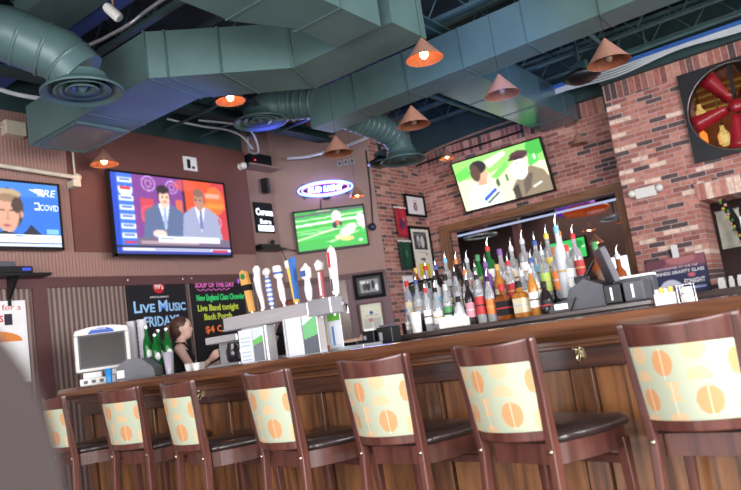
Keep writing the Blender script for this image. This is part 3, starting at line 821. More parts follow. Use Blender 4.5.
cv.ell(0.95, 0.36, 0.06, 0.17, (250, 228, 240)); cv.ell(0.97, 0.50, 0.03, 0.1, (240, 200, 200)); cv.ell(0.91, 0.88, 0.025, 0.04, (240, 250, 240))
cv.rect(0.32, 0.0, 0.52, 0.035, (240, 220, 200), 0.8); cv.rect(0, 0, 1, 0.02, (40, 60, 60), 0.6); cv.blur(1)
tv('television showing a blurred football play on a green field, over the tap handles', dpt(0.70, 0.10, 2.737), DANG, 0.985, 0.585, cv, 0, 1.2)

cv = Canvas(126, 70, (150, 206, 120))
cv.rect(0, 0.25, 1, 1, (216, 214, 176)); cv.poly([(0, 0.0), (1, 0.0), (1, 0.42), (0.6, 0.30), (0.3, 0.42), (0, 0.36)], (136, 204, 104))
cv.poly([(0.0, 0.22), (0.16, 0.12), (0.18, 0.30), (0.02, 0.40)], (90, 190, 80)); cv.poly([(0.35, 0.12), (0.6, 0.02), (0.62, 0.1), (0.4, 0.28)], (226, 240, 200), 0.9)
cv.poly([(0.38, 0.46), (0.60, 0.24), (0.62, 0.34), (0.46, 0.52)], (110, 200, 90)); cv.ell(0.93, 0.12, 0.1, 0.16, (60, 160, 60)); cv.ell(0.86, 0.34, 0.08, 0.10, (80, 180, 80))
cv.ell(0.45, 0.6, 0.02, 0.08, (60, 90, 60)); cv.ell(0.56, 0.55, 0.015, 0.08, (50, 110, 60)); cv.ell(0.9, 0.3, 0.012, 0.06, (240, 250, 240))
cv.poly([(0.08, 1.0), (0.10, 0.66), (0.20, 0.50), (0.34, 0.55), (0.44, 0.78), (0.46, 1.0)], (240, 242, 244))
cv.poly([(0.24, 0.84), (0.40, 0.68), (0.42, 0.73), (0.26, 0.90)], (40, 80, 180)); cv.poly([(0.24, 0.76), (0.36, 0.65), (0.37, 0.68), (0.25, 0.80)], (150, 200, 236)); cv.poly([(0.27, 0.93), (0.43, 0.77), (0.44, 0.80), (0.29, 0.96)], (44, 66, 50))
cv.ell(0.29, 0.34, 0.075, 0.19, (206, 160, 130)); cv.poly([(0.24, 0.45), (0.33, 0.45), (0.33, 0.58), (0.22, 0.56)], (200, 150, 124)); cv.ell(0.275, 0.20, 0.095, 0.13, (36, 30, 36)); cv.ell(0.23, 0.30, 0.055, 0.17, (80, 60, 50)); cv.ell(0.365, 0.37, 0.014, 0.03, (206, 160, 130))
cv.poly([(0.58, 1.0), (0.60, 0.74), (0.72, 0.52), (0.84, 0.44), (0.96, 0.58), (1.0, 0.75), (1, 1)], (126, 112, 92))
cv.poly([(0.72, 0.72), (0.80, 0.56), (0.84, 0.60), (0.78, 0.86), (0.70, 0.98)], (90, 80, 70)); cv.poly([(0.58, 0.8), (0.66, 0.72), (0.66, 1.0), (0.6, 1.0)], (60, 54, 50))
cv.ell(0.76, 0.30, 0.07, 0.18, (226, 190, 176)); cv.ell(0.715, 0.46, 0.085, 0.20, (250, 248, 246)); cv.ell(0.745, 0.19, 0.10, 0.085, (74, 44, 50)); cv.ell(0.70, 0.235, 0.08, 0.03, (50, 30, 36)); cv.ell(0.70, 0.34, 0.012, 0.015, (60, 50, 50))
cv.poly([(0.80, 0.84), (0.90, 0.78), (0.91, 0.81), (0.81, 0.88)], (220, 216, 206))
cv.blur(1)
tv('television tilted down on the brick wall showing a bearded man in a cap', (-4.06, 8.885, 3.148), 0, 1.40, 0.765, cv, 0.29, 1.45)

# ------------------------------------------------------------------ things on the left wall
brd_rot = PI / 2


def board(label, y0, y1, z0, z1):
    root = empty('chalk_board', (-6.385, (y0 + y1) / 2, (z0 + z1) / 2), brd_rot, label, 'chalkboard', 'chalkboards on the left wall')
    W, H = y1 - y0, z1 - z0
    MB().box(-W / 2, W / 2, -0.008, 0.012, -H / 2, H / 2).build('board_panel', M_SLATE, root, 0.002)
    for sx in (-1, 1):
        MB().lathe([(0.012, -0.004), (0.012, 0.004), (0.004, 0.008)], 12, Matrix.Translation((sx * (W / 2 - 0.03), -0.012, H / 2 - 0.03)) @ Matrix.Rotation(PI / 2, 4, 'X')).build('bolt', M_STEEL, root)
    return root


def chalk(name, rgb): return mat('chalk_' + name, rgb, 0.9, 0, 0.08, 40, emit=rgb, es=0.12)


b1 = board('black chalkboard reading live music in blue, left of the pair', 4.33, 5.10, 1.05, 2.185)
MB().lathe([(0.070, 0), (0.070, 0.004)], 28, Matrix.Translation((0.02, -0.008, 0.455)) @ Matrix.Rotation(PI / 2, 4, 'X')).build('round_logo', mat('logo_red', (206, 36, 44), 0.6), b1)
text('logo_lettering', "99's", 0.075, M_PAPER, b1, (0.02, -0.014, 0.43), align='CENTER', bold=0.001)
text('small_lettering', 'RESTAURANT', 0.028, M_PAPER, b1, (0.02, -0.010, 0.335), align='CENTER', fit=0.24)
text('chalk_lettering', 'L', 0.175, chalk('blue', (150, 196, 240)), b1, (-0.325, -0.010, 0.185), bold=0.003)
text('chalk_lettering', 'IVE', 0.125, chalk('blue', (150, 196, 240)), b1, (-0.245, -0.010, 0.185), bold=0.003, fit=0.185)
text('chalk_lettering', 'M', 0.175, chalk('blue', (150, 196, 240)), b1, (-0.015, -0.010, 0.185), bold=0.003)
text('chalk_lettering', 'USIC', 0.125, chalk('blue', (150, 196, 240)), b1, (0.125, -0.010, 0.185), bold=0.003, fit=0.225)
text('chalk_lettering', 'FRIDAYS', 0.15, chalk('blue', (150, 196, 240)), b1, (-0.21, -0.010, 0.03), bold=0.003, fit=0.46)
b2 = board('black chalkboard with pink, green and orange menu lettering, right of the pair', 5.165, 5.985, 1.05, 2.19)
for s_, z_, sz, c_, nm, w_ in (('SOUP OF THE DAY', 0.43, 0.085, (222, 110, 190), 'pink', 0.60), ('New England Clam Chowder', 0.275, 0.10, (60, 206, 120), 'green', 0.74),
                               ('Live Band tonight', 0.155, 0.10, (190, 210, 70), 'lime', 0.62), ('Back Porch', 0.05, 0.10, (190, 210, 70), 'lime', 0.42),
                               ('$4 Coors', -0.10, 0.11, (236, 120, 60), 'orange', 0.50), ('Guinness', -0.24, 0.10, (200, 206, 220), 'white', 0.50)):
    text('chalk_lettering', s_, sz, chalk(nm, c_), b2, (-0.34 if w_ > 0.5 else -0.26, -0.010, z_), bold=0.0025, fit=w_)
MB().tube([(-0.32 + 0.02 * k, -0.010, 0.395 + (0.012 if k % 4 < 2 else -0.004)) for k in range(26)], 0.005, 5).build('chalk_line', chalk('pink', (222, 110, 190)), b2)
MB().ball((0.33, -0.012, 0.50), 0.03, 0.004, 0.035).build('chalk_star', chalk('violet', (180, 110, 236)), b2)

o = empty('poster', (-6.385, 2.93, 1.74), brd_rot, 'white poster with red lettering and a toucan beak at the left edge', 'poster')
MB().box(-0.33, 0.33, -0.004, 0.01, -0.5, 0.25).build('sheet', M_PAPER, o)
M_RED = mat('poster_red', (210, 50, 56), 0.7)
text('poster_lettering', 'Lovely day for a', 0.075, M_RED, o, (-0.30, -0.006, 0.165), fit=0.58)
text('poster_lettering', 'GUINNESS', 0.085, M_RED, o, (-0.24, -0.006, 0.06), bold=0.002, fit=0.36)
m = MB(); m.prism([(0.02 + 0.0, -0.12)] + [(0.02 + 0.26 * math.cos(a), -0.12 + 0.10 * math.sin(a)) for a in np.linspace(0, PI, 12)], 0, 0.003, Matrix.Rotation(PI / 2, 4, 'X'))
m.build('beak', mat('poster_orange', (232, 140, 60), 0.7), o, 0).location = (0, -0.004, 0)
MB().ball((-0.06, -0.004, -0.24), 0.16, 0.003, 0.14).build('bird_body', mat('poster_dark', (50, 44, 56), 0.7), o)
MB().box(0.13, 0.20, -0.008, -0.004, 0.03, 0.13).build('pint_glass', mat('poster_dark', (50, 44, 56), 0.7), o)
sh = empty('wall_shelf', (-6.38, 3.0, 2.20), brd_rot, 'dark wall shelf below the leftmost television', 'shelf')
MB().box(-0.7, 0.42, -0.22, 0.0, -0.012, 0.012).build('shelf_board', M_BLACK, sh, 0.003)
MB().box(0.10, 0.125, -0.02, 0.0, -0.26, -0.012).prism([(-0.02, -0.012), (-0.2, -0.012), (-0.02, -0.2)], 0.10, 0.125, Matrix(((0, 0, 1, 0), (1, 0, 0, 0), (0, 1, 0, 0), (0, 0, 0, 1)))).build('bracket', M_BLACK, sh)
bx = empty('cable_box', (-6.27, 3.05, 2.212), brd_rot, 'flat black cable box on the shelf below the leftmost television', 'electronic box')
MB().box(-0.18, 0.20, -0.10, 0.10, 0.0, 0.06).build('box_body', M_BLACK, bx, 0.006)
MB().box(-0.14, 0.06, -0.07, 0.08, 0.06, 0.11).build('top_unit', M_GREY, bx, 0.006)
MB().box(0.10, 0.18, -0.104, -0.10, 0.02, 0.045).build('display', glow('blue_led', (60, 90, 230), 0.8), bx)
o = empty('card', (-6.37, 5.36, 3.545), brd_rot, 'small black and white card above the news television', 'card')
MB().box(-0.10, 0.10, -0.004, 0.006, -0.085, 0.085).build('sheet', M_PAPER, o)
MB().box(-0.05, 0.00, -0.006, -0.004, -0.06, 0.05).box(0.02, 0.06, -0.006, -0.004, -0.06, -0.03).build('print', M_BLACKM, o)
sc = empty('dome_camera', (-6.37, 6.17, 3.60), brd_rot, 'white security camera at the right end of the left wall', 'security camera')
MB().ball((0, -0.06, 0), 0.05, 0.05, 0.045).build('housing', M_WHITE, sc)
MB().ball((0.035, -0.09, 0), 0.028, 0.028, 0.028).build('lens', M_BLACK, sc)
MB().lathe([(0.045, 0), (0.03, 0.03)], 16, Matrix.Rotation(PI / 2, 4, 'X')).build('base', M_WHITE, sc)

# ------------------------------------------------------------------ niche: lit sign, boxes, speaker
sg = empty('lit_sign', (-6.47, 6.60, 2.975), brd_rot, 'black sign with white old style lettering in the niche', 'sign')
MB().box(-0.165, 0.165, 0.0, 0.03, -0.205, 0.205).build('sign_panel', M_BLACKM, sg)
MW = glow('sign_white', (225, 232, 255), 2.4)
text('sign_lettering', 'Corona', 0.13, MW, sg, (-0.155, -0.004, 0.03), fit=0.31, bold=0.003)
text('sign_lettering', 'Extra', 0.085, MW, sg, (-0.10, -0.004, -0.085), fit=0.20, bold=0.001)
MB().box(-0.14, 0.14, -0.006, 0, -0.185, -0.11).build('sign_stripe', MW, sg)
o = empty('equipment_box', (-6.38, 6.50, 3.70), brd_rot, 'black equipment box on the small shelf high in the niche', 'electronic box')
MB().box(-0.18, 0.18, -0.09, 0.09, -0.06, 0.09).build('box_body', M_BLACK, o, 0.004)
MB().box(-0.14, -0.12, -0.094, -0.09, -0.01, 0.0).build('red_light', glow('red_led', (255, 40, 50), 3), o)
o = empty('wall_shelf', (-6.50, 6.54, 3.62), brd_rot, 'narrow shelf high in the niche carrying the black equipment box', 'shelf')
MB().box(-0.30, 0.28, -0.24, 0, 0, 0.02).build('shelf_board', M_WALLD, o)
o = empty('wall_speaker', (-6.38, 6.60, 3.40), brd_rot + 0.4, 'small black wall speaker under the niche shelf', 'speaker')
MB().box(-0.045, 0.045, -0.05, 0.05, -0.11, 0.09).build('cabinet', M_BLACK, o, 0.012)
MB().lathe([(0.03, 0), (0.02, 0.004)], 16, Matrix.Translation((0, -0.05, 0.02)) @ Matrix.Rotation(PI / 2, 4, 'X')).build('cone', M_GREY, o)
o = empty('wall_shelf', (-6.50, 6.56, 2.53), brd_rot, 'low black shelf in the niche left of the football television', 'shelf')
MB().box(-0.22, 0.20, -0.20, 0, -0.02, 0.0).build('shelf_board', M_BLACK, o)
o = empty('cable_box', (-6.40, 6.52, 2.53), brd_rot, 'black cable box on the low niche shelf', 'electronic box')
MB().box(-0.18, 0.16, -0.07, 0.08, 0.0, 0.055).build('box_body', M_BLACK, o, 0.004)
MB().ball((0.10, 0.0, 0.10), 0.03, 0.03, 0.03).box(0.09, 0.11, -0.01, 0.01, 0.055, 0.09).build('receiver', M_BLACK, o)
wire('black cable hanging from the low niche shelf', [(-6.30, 6.66, 2.5), (-6.28, 6.70, 2.36), (-6.28, 6.74, 2.20), (-6.3, 6.76, 2.0)], 0.006, M_BLACK)
wire('dark cable running from the niche shelf to the football television', [(-6.36, 6.66, 2.56), (-6.33, 6.80, 2.52), dpt(0.2, 0.05, 2.50)], 0.006, M_BLACK)

# ------------------------------------------------------------------ diagonal wall: neon sign, switch plates, frames
ns = empty('neon_sign', dpt(0.70, 0.07, 3.305), DANG, 'oval blue and pink neon beer sign above the football television', 'neon sign')
NB = glow('neon_blue', (90, 130, 255), 7.0); NP = glow('neon_pink', (255, 120, 150), 5.0); NW = glow('neon_white', (190, 215, 255), 7.0)
MB().tube([(0.375 * math.cos(a), -0.01, 0.100 * math.sin(a)) for a in np.linspace(0, 2 * PI, 49)[:-1]], 0.011, 8, closed=True).build('outer_tube', NB, ns)
MB().tube([(0.325 * math.cos(a), -0.01, 0.076 * math.sin(a)) for a in np.linspace(0, 2 * PI, 49)[:-1]], 0.008, 8, closed=True).build('inner_tube', NP, ns)
text('neon_lettering', 'BUD LIGHT', 0.10, NW, ns, (-0.245, -0.012, -0.035), fit=0.49, depth=0.004, shear=0.2, bold=0.004)
MB().box(-0.38, 0.38, 0.012, 0.02, -0.01, 0.01).box(-0.3, -0.29, 0.012, 0.07, -0.10, 0.10).box(0.29, 0.3, 0.012, 0.07, -0.10, 0.10).box(-0.05, 0.05, 0.012, 0.05, -0.145, -0.115).build('mount_frame', M_BLACK, ns)
MB().box(-0.33, 0.33, 0.0215, 0.026, -0.078, 0.078).build('backing', mat('neon_backing', (30, 50, 150), 0.4), ns)
ld = bpy.data.lights.new('neon_glow', 'AREA'); ld.shape = 'RECTANGLE'; ld.size = 0.7; ld.size_y = 0.18; ld.energy = 5; ld.color = (0.35, 0.4, 1.0)
lo = bpy.data.objects.new('neon_glow', ld); COL.objects.link(lo); lo.parent = ns; lo.location = (0, -0.02, 0); lo.rotation_euler = (-PI / 2, 0, 0)
wire('black cord from the neon sign down to the football television', [dpt(0.62, 0.03, 3.17), dpt(0.61, 0.03, 3.1), dpt(0.61, 0.04, 3.02)], 0.006, M_BLACK)
for i, s in enumerate((0.95, 1.04, 1.13)):
    o = empty('switch_plate', dpt(s, 0.004, 3.655 + 0.008 * i), DANG, 'grey square wall plate high on the diagonal wall, ' + ['leftmost', 'middle', 'rightmost'][i] + ' of three', 'wall plate', 'square wall plates')
    MB().box(-0.035, 0.035, -0.012, 0, -0.04, 0.04).build('plate', M_STEELM, o, 0.003)
    MB().box(-0.015, 0.015, -0.016, -0.012, -0.02, 0.02).build('socket', M_GREY, o)
o = empty('round_speaker', dpt(1.275, 0.03, 2.70), DANG, 'small round dark blue sensor right of the football television', 'sensor')
MB().ball((0, -0.02, 0), 0.055, 0.045, 0.055).build('ball', mat('navy_plastic', (40, 46, 80), 0.3), o)
MB().lathe([(0.035, 0), (0.03, 0.03)], 14, Matrix.Rotation(PI / 2, 4, 'X')).build('base', M_BLACK, o)


def frame(label, loc, rz, W, H, fw, fm, cv=None, mat_in=None, name='picture_frame', dpth=0.025):
    root = empty(name, loc, rz, label, 'picture frame')
    b = MB()
    b.box(-W / 2, W / 2, -dpth, 0, H / 2 - fw, H / 2).box(-W / 2, W / 2, -dpth, 0, -H / 2, -H / 2 + fw)
    b.box(-W / 2, -W / 2 + fw, -dpth, 0, -H / 2 + fw, H / 2 - fw).box(W / 2 - fw, W / 2, -dpth, 0, -H / 2 + fw, H / 2 - fw)
    b.build('frame', fm, root, 0.003)
    MB().box(-W / 2 + fw, W / 2 - fw, -0.006, -0.001, -H / 2 + fw, H / 2 - fw).build('mat_board', mat_in or M_PAPER, root)
    if cv is not None:
        picture('print', cv, (W - 2 * fw) * 0.999, (H - 2 * fw) * 0.999, M_PRINT, root, loc=(0, -0.008, 0))
    return root


M_FBLK = mat('black_frame', (14, 13, 16), 0.7, spec=0.2); M_FBRN = mat('brown_frame', (96, 54, 50), 0.45)
c = Canvas(44, 34, (70, 72, 78)); c.rect(0.12, 0.16, 0.88, 0.84, (150, 150, 154)); c.ell(0.45, 0.5, 0.09, 0.26, (36, 34, 40)); c.ell(0.66, 0.45, 0.08, 0.24, (44, 44, 50)); c.ell(0.3, 0.55, 0.07, 0.2, (60, 60, 66)); c.ell(0.45, 0.3, 0.04, 0.07, (226, 220, 220)); c.ell(0.80, 0.6, 0.07, 0.2, (240, 240, 244)); c.rect(0.14, 0.2, 0.34, 0.36, (226, 226, 230)); c.rect(0.0, 0.0, 1, 0.14, (50, 52, 58)); c.rect(0, 0.86, 1, 1, (50, 52, 58))
frame('black framed black and white photo on the lower diagonal wall', dpt(1.115, 0.035, 1.895), DANG, 0.42, 0.34, 0.045, M_FBLK, c)
c = Canvas(36, 42, (226, 222, 206)); c.rect(0.08, 0.08, 0.92, 0.5, (236, 236, 214)); c.ell(0.5, 0.34, 0.08, 0.07, (50, 90, 170)); c.rect(0.1, 0.56, 0.45, 0.95, (206, 204, 196)); c.rect(0.55, 0.56, 0.9, 0.95, (196, 200, 190)); c.ell(0.45, 0.62, 0.12, 0.08, (200, 110, 110), 0.7); c.rect(0.2, 0.42, 0.8, 0.46, (150, 150, 150))
frame('brown framed certificate with a small blue emblem, hung low under the photo frame', dpt(1.09, 0.035, 1.475), DANG, 0.34, 0.40, 0.025, M_FBRN, c)
# brick return
c = Canvas(36, 26, (226, 226, 234)); c.ell(0.5, 0.55, 0.10, 0.26, (90, 84, 92)); c.ell(0.5, 0.55, 0.06, 0.14, (200, 160, 160)); c.rect(0.38, 0.18, 0.62, 0.22, (190, 120, 130)); c.ell(0.42, 0.6, 0.04, 0.12, (40, 40, 50))
frame('small black framed print with a round emblem at the top of the brick return', (-5.47, 8.78, 3.05), PI / 2, 0.54, 0.34, 0.035, M_FBLK, c)
c = Canvas(48, 72, (232, 228, 220)); c.rect(0.14, 0.06, 0.86, 0.40, (60, 60, 66)); c.ell(0.38, 0.24, 0.10, 0.13, (150, 150, 156)); c.ell(0.6, 0.25, 0.10, 0.12, (210, 210, 214)); c.rect(0.16, 0.08, 0.84, 0.12, (110, 112, 116)); c.ell(0.38, 0.18, 0.05, 0.05, (224, 224, 226))
c.rect(0.40, 0.575, 0.62, 0.61, (40, 36, 44)); c.rect(0.2, 0.44, 0.7, 0.455, (170, 166, 160)); c.rect(0.2, 0.48, 0.6, 0.49, (180, 176, 170)); c.rect(0.70, 0.46, 0.78, 0.52, (190, 80, 90)); c.rect(0.2, 0.68, 0.82, 0.95, (238, 208, 60)); c.rect(0.4, 0.74, 0.62, 0.78, (120, 100, 40)); c.rect(0.3, 0.83, 0.72, 0.85, (150, 130, 50)); c.rect(0.3, 0.89, 0.72, 0.90, (150, 130, 50))
frame('tall black framed display with a photo and a yellow ticket on the brick return', (-5.47, 8.77, 2.303), PI / 2, 0.58, 0.85, 0.04, M_FBLK, c)


def banner(label, loc, rz, W, H, m, extra):
    root = empty('pennant', loc, rz, label, 'pennant')
    n = 12; vs = []; fs = []
    for j in range(9):
        for i in range(n + 1):
            u = i / n; v = j / 8
            vs.append(((u - 0.5) * W, -0.02 - 0.008 * math.sin(u * 9 + v * 2), (0.5 - v) * H))
    for j in range(8):
        for i in range(n):
            a = j * (n + 1) + i; fs.append((a, a + n + 1, a + n + 2, a + 1))
    cl = MB(); cl.add(vs, fs, True); o = cl.build('cloth', m, root)
    sol = o.modifiers.new('thick', 'SOLIDIFY'); sol.thickness = 0.004
    MB().tube([(-W / 2 - 0.01, -0.02, H / 2 + 0.005), (W / 2 + 0.01, -0.02, H / 2 + 0.005)], 0.012, 8).build('rod', M_PAPER, root)
    extra(root)
    return root


banner('red pennant with a dark emblem on the brick return', (-5.46, 8.315, 2.77), PI / 2, 0.27, 0.42, mat('red_cloth', (178, 36, 58), 0.8),
       lambda r: (MB().ball((0.0, -0.032, -0.02), 0.05, 0.006, 0.09).build('emblem', mat('emblem_navy', (70, 50, 110), 0.7), r), MB().ball((0.03, -0.034, 0.04), 0.03, 0.005, 0.03).build('emblem', mat('emblem_orange', (220, 90, 60), 0.7), r)))
banner('dark green banner below the red pennant', (-5.46, 8.30, 2.285), PI / 2, 0.30, 0.40, mat('green_cloth', (20, 66, 52), 0.8),
       lambda r: (MB().ball((0.0, -0.032, 0.02), 0.035, 0.005, 0.06).build('emblem', mat('emblem_green', (60, 110, 84), 0.7), r),))
tag(MB().box(-5.499, -5.49, 8.2, 8.45, 1.72, 1.99).build('paper_sheet', M_PAPER), 'white paper taped to the brick return below the green banner', 'paper')

# ------------------------------------------------------------------ brick pier: fan, light, poster; window things
fan = empty('exhaust_fan', (FX, 8.70, FZ), 0, 'black square panel with a round opening and red fan blades on the brick pier', 'fan')
sq = MB(); nseg = 40; hs = 0.53
ring = [(FR * 0.955 * math.cos(2 * PI * k / nseg), FR * 0.955 * math.sin(2 * PI * k / nseg)) for k in range(nseg)]
outer = []
for k in range(nseg):
    a = 2 * PI * k / nseg; q = hs / max(abs(math.cos(a)), abs(math.sin(a))); outer.append((q * math.cos(a), q * math.sin(a)))
vs = [(p[0], -0.05, p[1]) for p in ring] + [(p[0], -0.05, p[1]) for p in outer] + [(p[0], 0.10, p[1]) for p in ring] + [(p[0], 0.0, p[1]) for p in outer]
fs = []
for k in range(nseg):
    k2 = (k + 1) % nseg
    fs += [(k, nseg + k, nseg + k2, k2), (k2, 2 * nseg + k2, 2 * nseg + k, k), (nseg + k, 3 * nseg + k, 3 * nseg + k2, nseg + k2)]
sq.add([(x, y, z) for x, y, z in vs], fs); o = sq.build('square_panel', mat('fan_panel_black', (30, 30, 36), 0.5), fan)
MB().tube([(p[0] * 1.0, -0.055, p[1] * 1.0) for p in ring], 0.010, 8, closed=True).build('rim_ring', mat('rim_steel', (130, 120, 118), 0.3, 0.8), fan)
M_FAN = mat('fan_red', (150, 26, 38), 0.35, 0, 0.1, 8, coat=0.3)
for k in range(5):
    a = math.radians(120 + 72 * k)
    bl = MB(); R = Matrix.Rotation(-a, 4, 'Y')
    vs = []
    for i in range(7):
        t = i / 6; r = 0.09 + 0.38 * t; w = 0.045 + 0.055 * t
        for sgn in (-1, 1):
            vs.append((r, -0.03 + sgn * 0.035 * (1 - 0.4 * t), sgn * w))
    bl.add(vs, [(2 * i, 2 * i + 1, 2 * i + 3, 2 * i + 2) for i in range(6)], True, R)
    o = bl.build('fan_blade', M_FAN, fan); sd = o.modifiers.new('thick', 'SOLIDIFY'); sd.thickness = 0.008
MB().lathe([(0.075, -0.02), (0.075, 0.02), (0.04, 0.035), (0, 0.04)], 20, Matrix.Translation((0, -0.04, 0)) @ Matrix.Rotation(PI / 2, 4, 'X')).build('hub', M_FAN, fan)
MB().box(-0.5, 0.5, 0.06, 0.09, -0.02, 0.02).box(-0.02, 0.02, 0.06, 0.09, -0.5, 0.5).build('motor_bracket', M_BLACK, fan)
# golden light behind the fan, put into an amber, faintly glowing wall
struct(MB().box(-1.88, 0.3, 9.9, 9.95, 2.3, 4.0).build('wall_amber_glow', mat('amber_glow_back', (120, 70, 34), 0.6, 0, 0.5, 3, emit=(190, 100, 40), es=0.08)))
for i, (x, y, z) in enumerate(((-1.52, 9.5, 3.36), (-1.31, 9.45, 3.01))):
    g = empty('glass_lantern', (x, y, z), 0, ['golden glass lantern seen through the fan opening, upper one', 'golden glass lantern seen through the fan opening, lower one'][i], 'lantern', 'golden lanterns behind the fan')
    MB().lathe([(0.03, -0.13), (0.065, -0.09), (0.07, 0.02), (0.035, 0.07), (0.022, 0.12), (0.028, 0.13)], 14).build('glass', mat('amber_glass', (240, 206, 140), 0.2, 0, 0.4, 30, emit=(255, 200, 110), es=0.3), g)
    MB().lathe([(0.03, 0.13), (0.012, 0.17), (0.006, 0.5)], 12).build('cap', M_BRASS, g)
for i in range(4):
    tag(MB().box(-1.7, -0.2, 9.5, 9.53, 3.38 + 0.09 * i, 3.41 + 0.09 * i).build('gold_rail', mat('gold_rail', (190, 150, 70), 0.4, 0.5)), 'thin golden rail behind the fan blades, ' + ['lowest', 'second from bottom', 'third from bottom', 'topmost'][i], 'rail', 'golden rails behind the fan')
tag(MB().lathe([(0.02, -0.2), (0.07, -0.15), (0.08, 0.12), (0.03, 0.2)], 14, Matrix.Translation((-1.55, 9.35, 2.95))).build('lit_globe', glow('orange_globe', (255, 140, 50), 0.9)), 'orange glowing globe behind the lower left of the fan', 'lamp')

el = empty('emergency_light', (-2.145, 8.70, 2.43), 0, 'white emergency light box with two lamp heads on the brick pier', 'emergency light')
MB().box(-0.12, 0.12, -0.08, 0, -0.06, 0.065).build('box', M_WHITE, el, 0.01)
for sx in (-1, 1):
    h = MB().lathe([(0.02, 0.03), (0.045, 0.01), (0.048, -0.03), (0, -0.035)], 16, Matrix.Translation((sx * 0.16, -0.07, 0.02)) @ Matrix.Rotation(PI / 2, 4, 'X')).build('lamp_head', M_WHITE, el)

c = Canvas(76, 48, (52, 54, 92)); c.rect(0, 0, 1, 0.30, (150, 92, 108)); c.ell(0.15, 0.10, 0.2, 0.16, (120, 70, 84)); c.ell(0.6, 0.06, 0.25, 0.14, (190, 120, 124)); c.rect(0, 0.26, 1, 0.34, (110, 70, 100), 0.7)
c.ell(0.36, 1.0, 0.24, 0.42, (226, 226, 246)); c.ell(0.36, 1.02, 0.15, 0.28, (120, 110, 170)); c.ell(0.74, 0.52, 0.07, 0.06, (220, 110, 120)); c.rect(0.62, 0.84, 0.95, 0.90, (170, 190, 236)); c.blur(1)
ps = empty('poster', (-1.985, 8.685, 1.40), 0.0, 'dark blue and pink landscape poster with white lettering leaning on the brick pier', 'poster')
MB().box(-0.33, 0.33, -0.02, 0.01, -0.23, 0.21).build('board', M_BLACK, ps)
picture('print', c, 0.65, 0.43, M_PRINT, ps, loc=(0, -0.022, -0.01))
text('poster_lettering', 'HANDCRAFTED AT THE TAP', 0.035, M_PAPER, ps, (-0.26, -0.024, 0.075), fit=0.50)
text('poster_lettering', 'GUINNESS GRAVITY GLASS', 0.052, M_PAPER, ps, (-0.30, -0.024, 0.015), fit=0.60, bold=0.0015)
text('poster_lettering', 'TONIGHT', 0.075, M_PAPER, ps, (0.06, -0.024, -0.115), fit=0.23, bold=0.002)
o = empty('menu_card', (-1.96, 8.68, 1.68), 0, 'small white card standing above the poster on the brick pier', 'card')
MB().box(-0.035, 0.035, -0.02, 0, -0.08, 0.07).build('sheet', M_PAPER, o)
MB().box(-0.06, -0.036, -0.03, 0, -0.06, 0.03).build('clip', M_BLACK, o)
# things in the right-hand window opening
o = empty('window_sheet', (-1.42, 9.25, 1.83), 0, 'pale greenish sheet hanging behind the right window opening', 'panel')
MB().box(-0.13, 0.12, -0.01, 0.01, -0.20, 0.24).build('sheet', mat('pale_green_sheet', (196, 200, 184), 0.6), o)
MB().tube([(-0.14, 0, 0.25), (0.13, 0, 0.25)], 0.012).build('rod', M_STEELM, o)
st = empty('flower_strap', (-1.32, 9.05, 2.0), 0, 'hanging garland with small yellow and green flowers in the right window', 'garland')
MB().tube([(-0.10, 0, 0.22), (-0.05, 0, 0.05), (0.03, -0.01, -0.2), (0.05, 0, -0.45)], [0.03, 0.045, 0.05, 0.03], 10).build('strap', M_BLACKM, st)
for k in range(16):
    z = 0.2 - k * 0.038; x = -0.10 + 0.15 * (k / 15)
    MB().ball((x + random.uniform(-.035, .035), -0.045, z), 0.02, 0.012, 0.02, 8, 5).build('flower', [mat('flower_yellow', (200, 190, 70), 0.7), mat('flower_green', (80, 130, 70), 0.7), mat('flower_pink', (210, 150, 140), 0.7)][k % 3], st)
for i, (x, z, w) in enumerate(((-1.50, 1.17, 0.07), (-1.40, 1.17, 0.05), (-1.31, 1.17, 0.06))):
    g = empty('sugar_caddy', (x, 8.45, z), 0, ['white packet holder on the window sill at the pier edge', 'small pale jar between the two packet holders on the window sill', 'white packet holder farther right on the window sill'][i], 'packet holder', 'little white holders on the window sill')
    MB().box(-w / 2, w / 2, -0.03, 0.03, 0, 0.09).build('holder', M_WHITE, g, 0.005)
    MB().box(-w / 2 + 0.008, w / 2 - 0.008, -0.02, 0.02, 0.09, 0.12).build('packets', M_PAPER, g)
tag(MB().box(-1.26, -1.24, 8.9, 8.92, 1.17, 1.95).box(-1.16, -1.14, 8.9, 8.92, 1.17, 1.9).build('window_bar', M_STEELM), 'thin steel uprights standing in the right window opening', 'bar')
# solid shapes modelled for what the mirror reflects
o = empty('reflected_fixture', (-5.30, 10.4, 2.62), 0, 'dark red drum fixture with pale curved ring modelled as mirror reflection', 'lamp')
MB().lathe([(0.13, 0.0), (0.14, 0.14), (0.12, 0.38)], 20).build('drum', mat('dark_red_drum', (130, 60, 60), 0.5), o)
MB().tube([(0.27 * math.cos(a), 0.27 * math.sin(a), -0.02) for a in np.linspace(0, 2 * PI, 33)[:-1]], 0.022, 8, closed=True).build('ring', M_STEELM, o)
o = empty('reflected_fixture', (-3.55, 10.6, 2.62), 0, 'orange red oval ceiling fixture modelled as mirror reflection near the right post', 'lamp')
MB().lathe([(0.0, -0.04), (0.30, -0.02), (0.36, 0.04), (0.30, 0.10), (0, 0.12)], 28).build('disc', mat('orange_red_disc', (214, 84, 40), 0.35, 0, 0.2, emit=(220, 80, 30), es=0.2), o)
o = empty('reflected_fixture', (-3.05, 10.3, 2.42), 0, 'pale round ring modelled as mirror reflection beside the right post', 'lamp')
MB().tube([(0.2 * math.cos(a), 0.2 * math.sin(a), 0) for a in np.linspace(0, 2 * PI, 33)[:-1]], 0.025, 8, closed=True).build('ring', M_STEELM, o)
